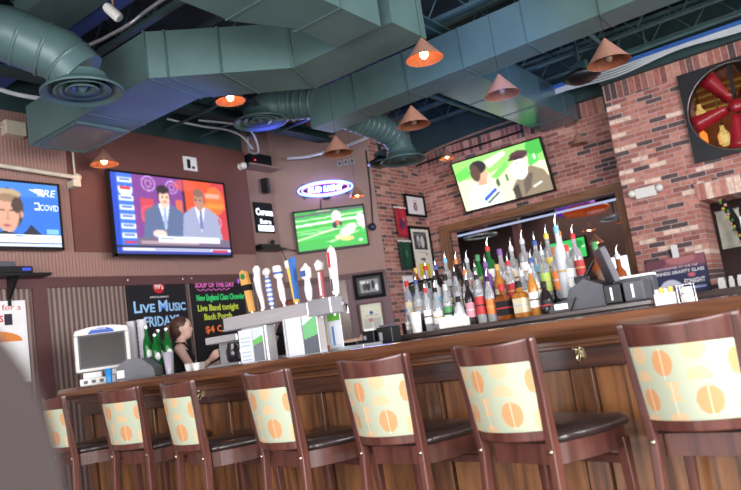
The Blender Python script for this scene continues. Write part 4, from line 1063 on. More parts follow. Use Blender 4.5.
MB().tube([(0, 0, 0.58), (0, 0, 0.05)], 0.01).box(-0.2, 0.2, -0.01, 0.01, -0.01, 0.01).build('hanger', M_BLACK, o)
c = Canvas(40, 24, (60, 190, 90)); c.rect(0, 0.4, 1, 0.5, (220, 245, 220)); c.ell(0.3, 0.6, 0.1, 0.2, (240, 230, 230)); c.ell(0.8, 0.3, 0.15, 0.2, (30, 140, 60)); c.blur(1)
tv('television with a green picture modelled as mirror reflection behind the tall bottles', (-4.05, 10.9, 2.13), -0.15, 0.66, 0.36, c, 0, 1.0)
c2 = Canvas(40, 24, (80, 190, 110)); c2.rect(0, 0.3, 1, 0.4, (230, 240, 230)); c2.blur(1)
tv('television with a pale green picture modelled low as mirror reflection, left of the other one', (-4.95, 11.2, 1.98), 0, 0.75, 0.45, c2, 0, 0.7)
tag(MB().box(-4.2, -3.6, 11.0, 11.3, 2.72, 2.95).build('purple_box', mat('purple_light', (90, 50, 150), 0.5, emit=(110, 60, 200), es=0.3), None, 0.03), 'purple lit box modelled as mirror reflection under the top beam', 'lamp')
tag(MB().box(-5.15, -2.6, 9.34, 9.38, 2.525, 2.55).build('strip_light', glow('cool_strip', (200, 215, 255), 0.6)), 'long pale strip light modelled as mirror reflection just behind the top beam', 'light')


# ------------------------------------------------------------------ the bar
BX0 = -5.47
bar = empty('bar_counter', (-2.0, 3.3, 0), 0, 'long dark wooden bar counter with panelled front running across the photo', 'bar counter')
BL = lambda mb: mb
T = Matrix.Translation((2.0, -3.3, 0))
MB().box(BX0 + 0.04, 2.2, 3.06, 3.80, 1.085, 1.135, T).build('counter_top', M_BARTOP, bar, 0.01)
# front edge rail: rounded moulding
prof = [(3.00, 1.135), (3.02, 1.139), (3.07, 1.138), (3.07, 1.05), (3.03, 1.045), (3.015, 1.06), (2.99, 1.075), (2.985, 1.105)]
n = len(prof)
em = MB(); vs = [(BX0 + 0.02, y, z) for y, z in prof] + [(2.2, y, z) for y, z in prof]
em.add(vs, [tuple(range(n)), tuple(range(2 * n - 1, n - 1, -1))] + [(i, i + n, (i + 1) % n + n, (i + 1) % n) for i in range(n)], False, T)
em.build('edge_rail', M_BARE, bar)
MB().box(BX0, 2.2, 3.10, 3.14, 1.02, 1.085, T).box(BX0, 2.2, 3.13, 3.18, 1.0, 1.03, T).build('under_moulding', M_BARE, bar, 0.006)
MB().box(BX0 + 0.02, 2.2, 3.17, 3.22, 0.905, 1.02, T).build('apron', M_BARD, bar, 0.004)
MB().box(BX0 + 0.02, 2.2, 3.235, 3.72, 0.0, 1.085, T).build('bar_body', M_BARD, bar)
MB().box(BX0 + 0.02, 2.2, 3.20, 3.25, 0.0, 0.14, T).build('base_board', M_BARD, bar)
xs = -5.445
while xs < 2.1:
    MB().box(xs, xs + 0.105, 3.190, 3.24, 0.14, 0.905, T).build('stile', M_BARD if 0 else wood_mat('bar_stile_wood', (66, 40, 28), (122, 78, 48), 'z', 3, 0.35, 0.4) if 'bar_stile_wood' not in MATS else MATS['bar_stile_wood'], bar, 0.004)
    MB().box(xs + 0.116, xs + 0.821, 3.212, 3.24, 0.145, 0.90, T).build('front_panel', M_BARW, bar)
    xs += 0.832
for x in (-1.21, -3.9, -0.2):
    h = MB()
    h.box(x - 0.018, x + 0.018, 3.160, 3.172, 0.955, 1.005, T)
    h.tube([(x, 3.165, 0.985), (x, 3.13, 0.975), (x, 3.115, 0.955), (x, 3.13, 0.94)], 0.006, 8, T).tube([(x, 3.165, 0.975), (x, 3.15, 0.95), (x, 3.13, 0.935)], 0.005, 8, T)
    h.tube([(x - 0.02, 3.12, 1.0), (x, 3.16, 0.99), (x + 0.02, 3.12, 1.0)], 0.005, 8, T)
    h.build('bag_hook', M_BRASS, bar)

bb = empty('back_bar', (-2.0, 4.3, 0), 0, 'dark back bar ledge holding the liquor bottles', 'back bar')
T2 = Matrix.Translation((2.0, -4.3, 0))
MB().box(-2.98, -1.06, 3.96, 4.62, 1.14, 1.175, T2).build('ledge_top', wood_mat('ledge_wood', (44, 34, 34), (88, 72, 70), 'x', 3, 0.3, 0.4), bb, 0.008)
MB().box(-2.95, -1.10, 4.02, 4.60, 0, 1.14, T2).build('cabinet', M_BARD, bb)
MB().box(-2.85, -1.52, 4.15, 4.28, 1.175, 1.255, T2).box(-2.85, -1.52, 4.28, 4.42, 1.175, 1.34, T2).build('bottle_riser', M_BLACK, bb, 0.003)


# ------------------------------------------------------------------ stools
def fabric_canvas():
    c = Canvas(88, 62, (180, 186, 162))
    O1 = (206, 148, 100); O2 = (212, 180, 140)
    def hour(x, y, w, h, col):
        c.poly([(x - w, y - h), (x + w, y - h), (x + w * 0.35, y), (x + w, y + h), (x - w, y + h), (x - w * 0.35, y)], col)
    c.ell(0.34, 0.23, 0.105, 0.175, O1); c.ell(0.10, 0.12, 0.07, 0.12, O2); c.ell(0.10, 0.44, 0.08, 0.12, O2, yhi=0.47)
    c.ell(0.12, 0.72, 0.085, 0.16, O1); c.ell(0.66, 0.08, 0.11, 0.13, O2); c.ell(0.67, 0.46, 0.12, 0.16, O2, yhi=0.46)
    c.ell(0.72, 0.74, 0.125, 0.185, O1); hour(0.40, 0.62, 0.085, 0.13, O2); c.ell(0.38, 1.0, 0.10, 0.12, O2); c.ell(0.99, 0.28, 0.06, 0.17, O1)
    c.ell(0.99, 0.84, 0.05, 0.14, O2); c.ell(0.08, 1.02, 0.09, 0.1, O2)
    for (x, y0, y1) in ((0.34, 0.03, 0.45), (0.38, 0.48, 0.95), (0.72, 0.55, 0.95), (0.12, 0.55, 0.9)):
        c.rect(x - 0.006, y0, x + 0.006, y1, (248, 226, 196), 0.7)
    return c


FAB = fabric_canvas()
SO = 0.21


def px_(z): return 0.174 + max(0, z - 0.66) * 0.052


def back_y(z): return -0.055 * max(0, (z - 0.66)) / 0.44


def bow(u): return -0.052 * (1 - (2 * u - 1) ** 2)


def curved_slab(z0, z1, hw, y_off, th, topdip=0.0, n=12, m=6):
    """slab between the posts following the bow; from x=-hw to hw"""
    b = MB(); vs = []; fs = []
    for side in (0, 1):
        for j in range(m + 1):
            for i in range(n + 1):
                u = i / n; v = j / m
                z = z0 + (z1 - z0) * v - (topdip * (1 - (2 * u - 1) ** 2) * v)
                vs.append(((u * 2 - 1) * (px_(z) + hw), back_y(z) + bow(u) + y_off + (0 if side == 0 else th), z))
    N = (n + 1) * (m + 1)
    for j in range(m):
        for i in range(n):
            a = j * (n + 1) + i
            fs.append((a, a + 1, a + n + 2, a + n + 1)); fs.append((N + a, N + a + n + 1, N + a + n + 2, N + a + 1))
    for i in range(n):
        fs.append((i, N + i, N + i + 1, i + 1)); a = m * (n + 1) + i; fs.append((a, a + 1, N + a + 1, N + a))
    for j in range(m):
        a = j * (n + 1); fs.append((a, a + n + 1, N + a + n + 1, N + a)); a += n; fs.append((a, N + a, N + a + n + 1, a + n + 1))
    b.add(vs, fs, True)
    return b


def seat_outline(grow=0.0, n=10):
    hwb, hwf, d = 0.168 + grow, 0.238 + grow, 0.465 + grow
    pts = [(-hwb, 0.025 - grow), (hwb, 0.025 - grow)]
    pts += [(hwb + (hwf - hwb) * math.sin(t * PI / 2) + 0.008 * math.sin(t * PI), 0.025 + (d - 0.065) * t) for t in np.linspace(0.15, 1, 6)]
    pts += [(hwf - 0.05 + 0.05 * math.cos(a), d - 0.045 + 0.045 * math.sin(a)) for a in np.linspace(0.3, PI / 2, 4)]
    pts += [(x, d + 0.012 * (1 - (x / 0.2) ** 2)) for x in (0.1, 0.0, -0.1)]
    pts += [(-hwf + 0.05 - 0.05 * math.cos(a), d - 0.045 + 0.045 * math.sin(a)) for a in np.linspace(PI / 2, 0.3, 4)]
    pts += [(-(hwb + (hwf - hwb) * math.sin(t * PI / 2) + 0.008 * math.sin(t * PI)), 0.025 + (d - 0.065) * t) for t in np.linspace(1, 0.15, 6)]
    return pts


def make_stool():
    r = empty('bar_stool', (0, 0, 0), 0, 'x', 'bar stool', 'row of bar stools at the counter')
    # rear posts
    for s in (-1, 1):
        b = MB(); zz = [0, 0.15, 0.35, 0.55, 0.66, 0.76, 0.88, 1.0, 1.085, 1.10]
        vs = []
        for z in zz:
            y = back_y(z) if z > 0.66 else -0.03 * (0.66 - z) / 0.66
            tk = 0.5 if z < 1.09 else 0.42
            w = 0.034 * (0.85 if z > 0.95 else 1); d = 0.044 if 0.3 < z < 0.8 else 0.034
            x = s * (px_(z) + 0.02 * max(0, 0.66 - z) / 0.66)
            for (a, c) in ((-1, -1), (1, -1), (1, 1), (-1, 1)):
                vs.append((x + a * w * tk, y + c * d * tk, z))
        m = len(zz)
        fs = [(j * 4 + k, j * 4 + (k + 1) % 4, (j + 1) * 4 + (k + 1) % 4, (j + 1) * 4 + k) for j in range(m - 1) for k in range(4)] + [(3, 2, 1, 0), tuple(4 * (m - 1) + k for k in range(4))]
        b.add(vs, fs); b.build('back_post', M_STOOL, r, 0.006)
        MB().lathe([(0.010, 0), (0.010, 0.004), (0.004, 0.008)], 12, Matrix.Translation((s * px_(0.663), -0.022, 0.663)) @ Matrix.Rotation(PI / 2, 4, 'X')).build('brass_screw', M_BRASS, r)
        # front legs
        b = MB(); vs = []
        for z, w in ((0, 0.028), (0.35, 0.034), (0.64, 0.046)):
            x = s * (0.208 + 0.02 * (1 - z / 0.64)); y = 0.415 + 0.02 * (1 - z / 0.64)
            for (a, c) in ((-1, -1), (1, -1), (1, 1), (-1, 1)):
                vs.append((x + a * w / 2, y + c * w / 2, z))
        b.add(vs, [(j * 4 + k, j * 4 + (k + 1) % 4, (j + 1) * 4 + (k + 1) % 4, (j + 1) * 4 + k) for j in range(2) for k in range(4)] + [(3, 2, 1, 0), (8, 9, 10, 11)])
        b.build('front_leg', M_STOOL, r, 0.004)
        MB().prism([(s * 0.178, -0.02), (s * 0.198, -0.02), (s * 0.226, 0.42), (s * 0.206, 0.42)], 0.26, 0.295).build('side_stretcher', M_STOOL, r, 0.003)
    curved_slab(1.005, 1.098, -0.004, -0.012, 0.026, 0.014).build('crest_rail', M_STOOL, r, 0.004)
    curved_slab(0.705, 0.750, -0.012, -0.012, 0.026).build('lower_back_rail', M_STOOL, r, 0.003)
    cush = curved_slab(0.745, 1.010, -0.014, -0.016, 0.034)
    cush.build('back_cushion', mat('stool_fabric_plain', (180, 186, 162), 0.85), r)
    picture('back_fabric', FAB, 1, 1, M_PRINT, r,
            fn=lambda u, v: ((u * 2 - 1) * (px_(0.745 + 0.265 * (1 - v)) - 0.015), back_y(0.745 + 0.265 * (1 - v)) + bow(u) - 0.0185 - 0.006 * math.sin(PI * u) ** 0.5 * math.sin(PI * v) ** 0.5, 0.745 + 0.265 * (1 - v)))
    MB().prism(seat_outline(-0.012), 0.602, 0.684).build('seat_frame', M_STOOL, r, 0.006)
    # cushion
    b = MB(); vs = []; fs = []
    rings = [(0.0, 0.684), (0.007, 0.692), (0.009, 0.706), (0.0, 0.721), (-0.03, 0.733), (-0.09, 0.740)]
    for g, z in rings:
        for (x, y) in seat_outline(0.0):
            cx_, cy_ = 0, 0.23
            l = math.hypot(x - cx_, y - cy_); k = (l + g) / l
            vs.append((cx_ + (x - cx_) * k, cy_ + (y - cy_) * k, z))
    n = len(seat_outline())
    for j in range(len(rings) - 1):
        for k in range(n):
            fs.append((j * n + k, j * n + (k + 1) % n, (j + 1) * n + (k + 1) % n, (j + 1) * n + k))
    fs.append(tuple((len(rings) - 1) * n + k for k in range(n))); fs.append(tuple(range(n - 1, -1, -1)))
    b.add(vs, fs, True); b.build('seat_cushion', M_LEATH, r)
    MB().box(-0.20, 0.20, 0.405, 0.43, 0.53, 0.565).build('front_rail', M_STOOL, r, 0.003)
    MB().box(-0.21, 0.21, 0.415, 0.45, 0.26, 0.30).build('foot_rest', M_STOOL, r, 0.003)
    MB().box(-0.18, 0.18, -0.03, -0.01, 0.28, 0.31).build('rear_stretcher', M_STOOL, r, 0.003)
    return r


stool0 = make_stool()
spots = [((-1.305, 2.569), 13, 'bar stool second from the right end of the row, below the brass bag hook'),
         ((-1.932, 2.591), 4.5, 'bar stool third from the right, right of the centre of the photo'),
         ((-2.582, 2.558), 11.5, 'bar stool in the middle of the row, below the right leg of the tap tower'),
         ((-3.352, 2.602), 13, 'bar stool third from the left, below the bartender'),
         ((-4.094, 2.705), -3, 'bar stool second from the left, below the computer screen end of the bar'),
         ((-4.88, 2.70), 10.5, 'leftmost bar stool, narrow looking, at the end of the counter'),
         ((-0.629, 2.655), 5, 'largest bar stool at the right edge of the photo')]
for i, ((x, y), ph, lab) in enumerate(spots):
    o = stool0 if i == 0 else copy_tree(stool0)
    o.location = (x, y, 0); o.rotation_euler = (0, 0, -math.radians(ph)); o['label'] = lab

# out of focus high-backed padded chair close to the camera
fc = empty('padded_chair', (-0.593, 0.074, 0), math.radians(62), 'blurred brown padded high chair back in the lower left foreground', 'chair')
M_PAD = mat('brown_padded_cloth', (48, 39, 39), 0.9, 0, 0.06, 5)
pts = []
for a in np.linspace(0, PI, 30):
    ca, sa = math.cos(a), math.sin(a)
    pts.append((0.225 * math.copysign(abs(ca) ** 0.5, ca), 0.93 + 0.335 * abs(sa) ** 0.5))
pts = [(0.235, 0.62)] + pts + [(-0.235, 0.62)]
MB().prism(pts, -0.04, 0.04, Matrix.Rotation(PI / 2, 4, 'X'), True).build('padded_back', M_PAD, fc, 0.02, 3)
MB().box(-0.23, 0.23, 0.0, 0.46, 0.60, 0.70).build('padded_seat', M_PAD, fc, 0.03, 3)
for sx in (-1, 1):
    for yy in (0.03, 0.42):
        MB().box(sx * 0.2 - 0.02, sx * 0.2 + 0.02, yy - 0.02, yy + 0.02, 0, 0.61).build('leg', M_STOOL, fc, 0.003)

# ------------------------------------------------------------------ tap tower
tt = empty('tap_tower', (-3.14, 3.25, 1.135), 0, 'wide stainless steel beer tap tower with eight tap handles on the bar', 'beer tap tower')
X = lambda x: x + 3.14
MB().box(X(-3.66), X(-2.86), -0.06, 0.05, 0.232, 0.322).build('beam', M_STEEL, tt, 0.008)
MB().box(X(-2.86), X(-2.675), -0.066, 0.055, 0.226, 0.327).build('beam_end_cover', M_STEELM, tt, 0.006)
MB().box(X(-3.655), X(-3.635), -0.064, -0.06, 0.245, 0.32).build('end_plate', M_BLACK, tt)
for (a, b_) in ((-3.49, -3.26), (-3.11, -2.83)):
    MB().box(X(a), X(b_), -0.045, 0.04, 0.0, 0.232).build('leg', M_STEEL, tt, 0.006)
MB().box(X(-3.70), X(-2.60), 0.10, 0.30, 0.0, 0.02).build('drip_tray', M_STEELM, tt, 0.004)
for k, (xt, xb, top) in enumerate([(-3.449, -3.411, 1.757), (-3.322, -3.314, 1.762), (-3.236, -3.221, 1.739), (-3.135, -3.112, 1.729), (-3.015, -3.003, 1.753), (-2.888, -2.892, 1.700), (-2.776, -2.780, 1.705), (-2.667, -2.675, 1.770)]):
    h = top - 1.47 ; b0 = (X(xb), 0.0, 0.335); lean = (xt - xb) / h
    Mh = Matrix.Translation(b0) @ Matrix(((1, 0, lean, 0), (0, 1, 0, 0), (0, 0, 1, 0), (0, 0, 0, 1)))
    hw = h
    lab = ['orange paddle tap handle with a green disc', 'curved white tap handle', 'blue and white patterned tap handle with oval top', 'white tap handle with a cylindrical head',
           'blue and yellow striped tap handle', 'white tap handle with a blue six-sided head', 'narrow red and grey tap handle with a white pentagon top', 'tall white torpedo tap handle with red lettering'][k]
    cols = [(226, 168, 92), (232, 230, 228), (92, 124, 186), (236, 234, 234), (238, 200, 96), (236, 236, 240), (176, 96, 104), (236, 232, 236)]
    hm = mat('tap_handle_%d' % k, cols[k], 0.35, 0, 0.05)
    root = None
    if k == 0:
        root = MB().prism([(-0.016, 0), (0.016, 0), (0.022, h * .5), (0.034, h * .62), (0.032, h * .8), (0.026, h * .95), (0, h), (-0.026, h * .95), (-0.036, h * .8), (-0.034, h * .62), (-0.02, h * .5)], -0.014, 0.014, Mh @ Matrix.Rotation(PI / 2, 4, 'X')).build('tap_handle', hm, tt, 0.004)
        MB().lathe([(0.020, 0), (0.020, 0.004)], 16, Mh @ Matrix.Translation((0, -0.016, h * .84)) @ Matrix.Rotation(PI / 2, 4, 'X')).build('green_disc', mat('tap_green', (40, 130, 80), 0.4), root)
        MB().box(-0.036, 0.036, -0.018, 0.018, h * .50, h * .64, Mh).build('black_band', M_BLACK, root)
    elif k == 1:
        root = MB().tube([(0.012, 0, 0), (0.010, 0, h * .2), (-0.004, 0, h * .45), (-0.008, 0, h * .7), (0.0, 0, h * .93), (0.004, 0, h)], [0.012, 0.017, 0.022, 0.026, 0.026, 0.012], 12, Mh).build('tap_handle', hm, tt)
        MB().ball((-0.012, -0.022, h * .8), 0.010, 0.006, 0.02, 8, 6, Mh).build('dark_marking', M_GREY, root)
    elif k == 2:
        root = MB().lathe([(0.014, 0), (0.020, h * .15), (0.022, h * .6), (0.016, h * .74), (0.010, h * .8)], 14, Mh).build('tap_handle', ribbed_mat('tap_blue_pattern', (60, 96, 176), (216, 224, 240), 0.03, 'z', 0.4, 0, 0.1), tt)
        MB().ball((0, 0, h * .88), 0.036, 0.016, 0.026, 14, 8, Mh).build('oval_top', M_WHITE, root)
    elif k == 3:
        root = MB().lathe([(0.010, 0), (0.012, 0.02), (0.020, h * .15), (0.023, h * .45), (0.016, h * .66)], 14, Mh).build('tap_handle', hm, tt)
        MB().lathe([(0.016, h * .66), (0.032, h * .72), (0.032, h * .96), (0.026, h)], 16, Mh).build('cylinder_head', M_WHITE, root)
        MB().lathe([(0.0325, h * .78), (0.0325, h * .84)], 16, Mh, False, False).build('blue_band', mat('tap_blue', (70, 100, 170), 0.4), root)
    elif k == 4:
        root = MB().prism([(-0.010, 0), (0.014, 0), (0.030, h), (0.012, h * .98), (-0.034, h * .97), (-0.026, h * .8)], -0.014, 0.014, Mh @ Matrix.Rotation(PI / 2, 4, 'X')).build('tap_handle', hm, tt, 0.003)
        MB().prism([(0.002, 0.02), (0.016, 0.02), (0.033, h * 1.02), (0.000, h * 0.98)], -0.016, 0.016, Mh @ Matrix.Rotation(PI / 2, 4, 'X')).build('blue_stripe', mat('tap_blue2', (64, 120, 196), 0.4), root)
        MB().prism([(-0.03, h * .80), (-0.004, h * .80), (-0.004, h * .97), (-0.034, h * .95)], -0.017, 0.017, Mh @ Matrix.Rotation(PI / 2, 4, 'X')).build('white_patch', M_WHITE, root)
    elif k == 5:
        root = MB().lathe([(0.016, 0), (0.022, 0.03), (0.026, h * .3), (0.018, h * .52), (0.020, h * .58)], 14, Mh).build('tap_handle', hm, tt)
        MB().lathe([(0.020, h * .56), (0.036, h * .62), (0.036, h * .86), (0.012, h * .96), (0.008, h)], 6, Mh, smooth=False).build('six_sided_head', M_WHITE, root)
        MB().box(-0.022, 0.022, -0.034, -0.031, h * .64, h * .80, Mh).build('blue_crest', mat('tap_blue', (70, 100, 170), 0.4), root)
    elif k == 6:
        root = MB().box(-0.017, 0.017, -0.013, 0.013, 0, h * .68, Mh).build('tap_handle', hm, tt, 0.003)
        MB().box(-0.007, 0.007, -0.016, 0.016, 0.01, h * .66, Mh).build('pale_stripe', M_WHITE, root)
        MB().prism([(0.030 * math.cos(PI / 2 + 2 * PI * q / 5) * 1.1, h * .84 + 0.036 * math.sin(PI / 2 + 2 * PI * q / 5)) for q in range(5)], -0.013, 0.013, Mh @ Matrix.Rotation(PI / 2, 4, 'X')).build('pentagon_top', M_WHITE, root, 0.002)
    else:
        root = MB().lathe([(0.018, 0), (0.024, 0.02), (0.028, h * .5), (0.030, h * .8), (0.024, h * .93), (0.008, h * .97), (0.006, h)], 16, Mh).build('tap_handle', hm, tt)
        MB().box(-0.008, 0.008, -0.032, -0.028, h * .55, h * .86, Mh).build('red_lettering', mat('tap_red', (206, 50, 60), 0.4), root)
        MB().box(-0.006, 0.006, -0.030, -0.026, h * .08, h * .32, Mh).build('dark_lettering', M_GREY, root)
    root['label'] = lab
    MB().lathe([(0.010, -0.012), (0.013, 0.0), (0.009, 0.010)], 12, Matrix.Translation(b0)).build('ferrule', M_BRASS, tt)
    MB().tube([(X(xb), 0.05, 0.28), (X(xb), 0.085, 0.275), (X(xb), 0.09, 0.22)], 0.010, 8).build('faucet', M_CHROME, tt)


def card(name, label, cat, x, y, z, W, H, cv, rz=0.0, th=0.006, m=None, group=None):
    r_ = empty(name, (x, y, z), rz, label, cat, group)
    MB().box(-W / 2, W / 2, 0, th, 0, H).build('sheet', m or M_PAPER, r_)
    if cv is not None:
        picture('print', cv, W * 0.98, H * 0.98, M_PRINT, r_, loc=(0, -0.002, H / 2))
    return r_


c = Canvas(22, 34, (226, 232, 244)); [c.rect(0.12, 0.14 + 0.11 * k, 0.85, 0.16 + 0.11 * k, (176, 186, 208)) for k in range(8)]
card('menu_card', 'white text menu leaning on the left leg of the tap tower', 'menu', -3.44, 3.19, 1.14, 0.125, 0.215, c)
c = Canvas(22, 34, (120, 124, 130)); c.poly([(0, 0), (1, 0), (1, 0.3), (0, 0.5)], (214, 222, 226)); c.poly([(0, 0.36), (1, 0.22), (1, 0.42), (0, 0.52)], (110, 196, 100)); c.rect(0, 0.55, 1, 1, (120, 124, 134))
card('menu_card', 'green and grey photo flyer on the left leg of the tap tower', 'menu', -3.325, 3.19, 1.14, 0.095, 0.215, c)
c = Canvas(22, 36, (214, 224, 218)); c.poly([(0, 0.25), (1, 0.0), (1, 0.58), (0, 0.65)], (120, 190, 130)); c.poly([(0, 0.62), (1, 0.52), (1, 1), (0, 1)], (96, 100, 110))
card('menu_card', 'green and grey flyer on the right leg of the tap tower', 'menu', -2.865, 3.19, 1.14, 0.12, 0.235, c)
c = Canvas(22, 36, (222, 224, 230)); c.rect(0.05, 0.0, 0.12, 1, (170, 172, 180))
card('menu_card', 'plain pale menu sheet covering the left half of the right tower leg', 'menu', -3.01, 3.19, 1.14, 0.15, 0.235, c)
c = Canvas(22, 36, (226, 230, 240)); c.rect(0, 0.0, 0.35, 0.9, (224, 206, 160)); c.rect(0.45, 0.05, 1, 0.25, (120, 206, 80)); c.rect(0.5, 0.25, 0.95, 0.85, (244, 248, 255)); c.rect(0.0, 0.85, 0.4, 1, (222, 96, 50)); c.rect(0.6, 0.4, 0.66, 0.9, (90, 150, 210))
card('menu_card', 'colourful flyer with a bright green corner right of the tap tower', 'menu', -2.93, 3.45, 1.14, 0.19, 0.25, c)
tr = empty('drinks_tray', (-2.93, 3.62, 1.136), 0, 'low black tray with orange garnish right of the tap tower', 'tray')
MB().box(-0.12, 0.12, -0.06, 0.06, 0, 0.04).build('tray_body', M_BLACK, tr, 0.005)
for k in range(3):
    MB().ball((-0.12 + 0.035 * k, -0.03, 0.055), 0.02, 0.02, 0.014, 10, 6).build('garnish', mat('orange_garnish', (228, 110, 50), 0.5), tr)

# coffee warmer with carafe at left of the tower
cw = empty('coffee_warmer', (-3.80, 3.42, 1.136), 0.1, 'steel coffee warmer with a dark glass carafe left of the tap tower', 'coffee maker')
MB().box(-0.16, 0.14, 0.0, 0.16, 0.0, 0.20).build('housing', M_STEELM, cw, 0.006)
MB().box(-0.16, 0.14, -0.13, 0.0, 0.165, 0.215).build('brew_head', M_STEEL, cw, 0.006)
MB().box(-0.16, 0.14, -0.13, 0.0, 0.0, 0.02).build('hot_plate', M_STEELM, cw, 0.003)
MB().lathe([(0.045, 0.02), (0.058, 0.04), (0.060, 0.10), (0.045, 0.145), (0.048, 0.155)], 18, Matrix.Translation((0.05, -0.07, 0))).build('carafe', mat('carafe_glass', (46, 42, 46), 0.08, 0, 0.1, trans=0.3), cw)
MB().tube([(0.10, -0.09, 0.14), (0.135, -0.10, 0.12), (0.13, -0.10, 0.06), (0.10, -0.09, 0.045)], 0.008, 8).build('handle', M_CHROME, cw)

# ------------------------------------------------------------------ order screen at the left end of the bar
pos = empty('order_terminal', (-5.22, 3.27, 1.136), math.radians(54), 'beige framed order computer with a dark screen at the left end of the bar', 'computer terminal')
Mt = Matrix.Translation((0, 0, 0.11)) @ Matrix.Rotation(-0.10, 4, 'X')
M_BEIGE = mat('beige_plastic', (216, 212, 208), 0.4, 0, 0.03)
MB().box(-0.215, 0.215, 0.0, 0.10, 0.0, 0.30, Mt).prism([(-0.215, 0.30), (0.215, 0.30), (0.20, 0.34), (0.08, 0.362), (-0.08, 0.362), (-0.20, 0.34)], -0.08, 0.0, Mt @ Matrix.Rotation(PI / 2, 4, 'X')).build('monitor_shell', M_BEIGE, pos, 0.012)
MB().box(-0.17, 0.17, -0.004, 0.0, 0.035, 0.285, Mt).build('screen', mat('dead_screen', (50, 44, 42), 0.3, 0, 0.12, 6), pos)
MB().box(-0.183, 0.183, -0.006, 0.002, 0.285, 0.297, Mt).box(-0.183, 0.183, -0.006, 0.002, 0.023, 0.035, Mt).box(-0.183, -0.17, -0.006, 0.002, 0.023, 0.297, Mt).box(0.17, 0.183, -0.006, 0.002, 0.023, 0.297, Mt).build('screen_frame', M_GREY, pos)
MB().prism([(-0.10, 0.303)] + [(-0.10 * math.cos(a), 0.303 + 0.045 * math.sin(a)) for a in np.linspace(0.1, PI - 0.1, 10)] + [(0.10, 0.303)], 0.0, 0.006, Mt @ Matrix.Rotation(PI / 2, 4, 'X')).build('blue_badge', mat('badge_blue', (60, 96, 190), 0.4), pos)
text('badge_lettering', 'micros', 0.035, M_PAPER, pos, (-0.055, -0.052, 0.432), rot=(PI / 2, 0, 0), shear=0.3)
MB().box(-0.19, 0.16, -0.02, 0.16, 0.0, 0.055).build('printer_base', M_WHITE, pos, 0.008)
MB().box(-0.16, -0.02, -0.024, 0.10, 0.055, 0.10).box(0.03, 0.15, -0.022, 0.08, 0.058, 0.105).build('receipt_trays', M_PAPER, pos, 0.004)
for k in range(5):
    MB().box(-0.16 + 0.06 * k, -0.13 + 0.06 * k, -0.026, -0.02, 0.015, 0.04).build('key_block', M_GREY, pos)
MB().box(0.16, 0.19, 0.0, 0.1, 0.0, 0.12).build('side_bracket', M_GREY, pos, 0.004)

# tall stacked glasses, green bottles, grey caddy, cups
for i, (x, y) in enumerate(((-5.28, 3.60), (-5.17, 3.63))):
    g = empty('glass_stack', (x, y, 1.136), 0, ['tall stack of clear plastic cups behind the order computer, left one', 'tall stack of clear plastic cups behind the order computer, right one'][i], 'stack of cups', 'stacks of clear cups')
    g_m = mat('clear_plastic', (236, 232, 242), 0.2, 0, 0.03, trans=0.2)
    for k in range(11):
        MB().lathe([(0.034, 0.0), (0.043, 0.085), (0.046, 0.088), (0.041, 0.084), (0.032, 0.004)], 16, Matrix.Translation((0, 0, k * 0.040))).build('cup', g_m, g)
M_GGLASS = mat('green_glass', (20, 120, 50), 0.12, 0, 0.1, trans=0.35)
for i, (x, y, h) in enumerate(((-5.05, 3.58, 0.42), (-5.01, 3.67, 0.38), (-4.94, 3.58, 0.34), (-4.90, 3.67, 0.38))):
    g = empty('green_bottle', (x, y, 1.136), 0, ['tall green bottle with white oval label beside the cup stacks', 'green bottle second from the cup stacks', 'shorter green bottle with white label, third from the cup stacks', 'green bottle closest to the bartender'][i], 'bottle', 'tall green bottles'); g.rotation_euler.z = 0.9
    MB().lathe([(0.036, 0), (0.038, 0.01), (0.038, h * .60), (0.030, h * .72), (0.015, h * .82), (0.015, h * .98)], 16).build('glass', M_GGLASS, g)
    MB().lathe([(0.017, h * .95), (0.017, h)], 12).build('cap', M_STEEL, g)
    MB().ball((0.012, -0.036, h * .45), 0.022, 0.008, 0.034, 10, 6).build('label', M_PAPER, g)
gc = empty('napkin_caddy', (-4.84, 3.34, 1.136), 0.5, 'dark grey wedge shaped caddy beside the order computer', 'caddy')
MB().prism([(-0.17, 0), (0.16, 0), (0.15, 0.07), (0.06, 0.15), (-0.06, 0.16), (-0.15, 0.11)], -0.08, 0.08, Matrix.Rotation(PI / 2, 4, 'X')).build('caddy_body', mat('caddy_grey', (104, 104, 110), 0.4), gc, 0.01)
MB().box(-0.15, -0.09, -0.088, -0.08, 0.02, 0.08).build('white_tag', M_PAPER, gc)
o = empty('blue_cup', (-4.99, 3.16, 1.136), 0, 'small bright blue cup squeezed between the computer and the grey caddy', 'cup')
MB().lathe([(0.022, 0), (0.030, 0.11), (0.027, 0.11), (0.02, 0.004)], 14).build('cup', mat('bright_blue', (50, 140, 210), 0.4), o)
o = empty('pint_glass', (-4.60, 3.44, 1.136), 0, 'clear pint glass standing in front of the bartender', 'glass')
MB().lathe([(0.030, 0), (0.042, 0.17), (0.039, 0.17), (0.028, 0.008)], 18).build('glass', mat('clear_plastic2', (224, 216, 232), 0.1, 0, 0.03, trans=0.4), o)
for i, (x, y) in enumerate(((-4.22, 3.33), (-4.15, 3.38), (-4.10, 3.30))):
    o = empty('creamer_cup', (x, y, 1.136), 0, 'small white cup on the bar by the bartender’s elbow, ' + ['leftmost of three', 'rear of three', 'rightmost of three'][i], 'cup', 'small white cups')
    MB().lathe([(0.026, 0), (0.034, 0.055), (0.031, 0.055), (0.022, 0.006)], 14).build('cup', M_WHITE, o)

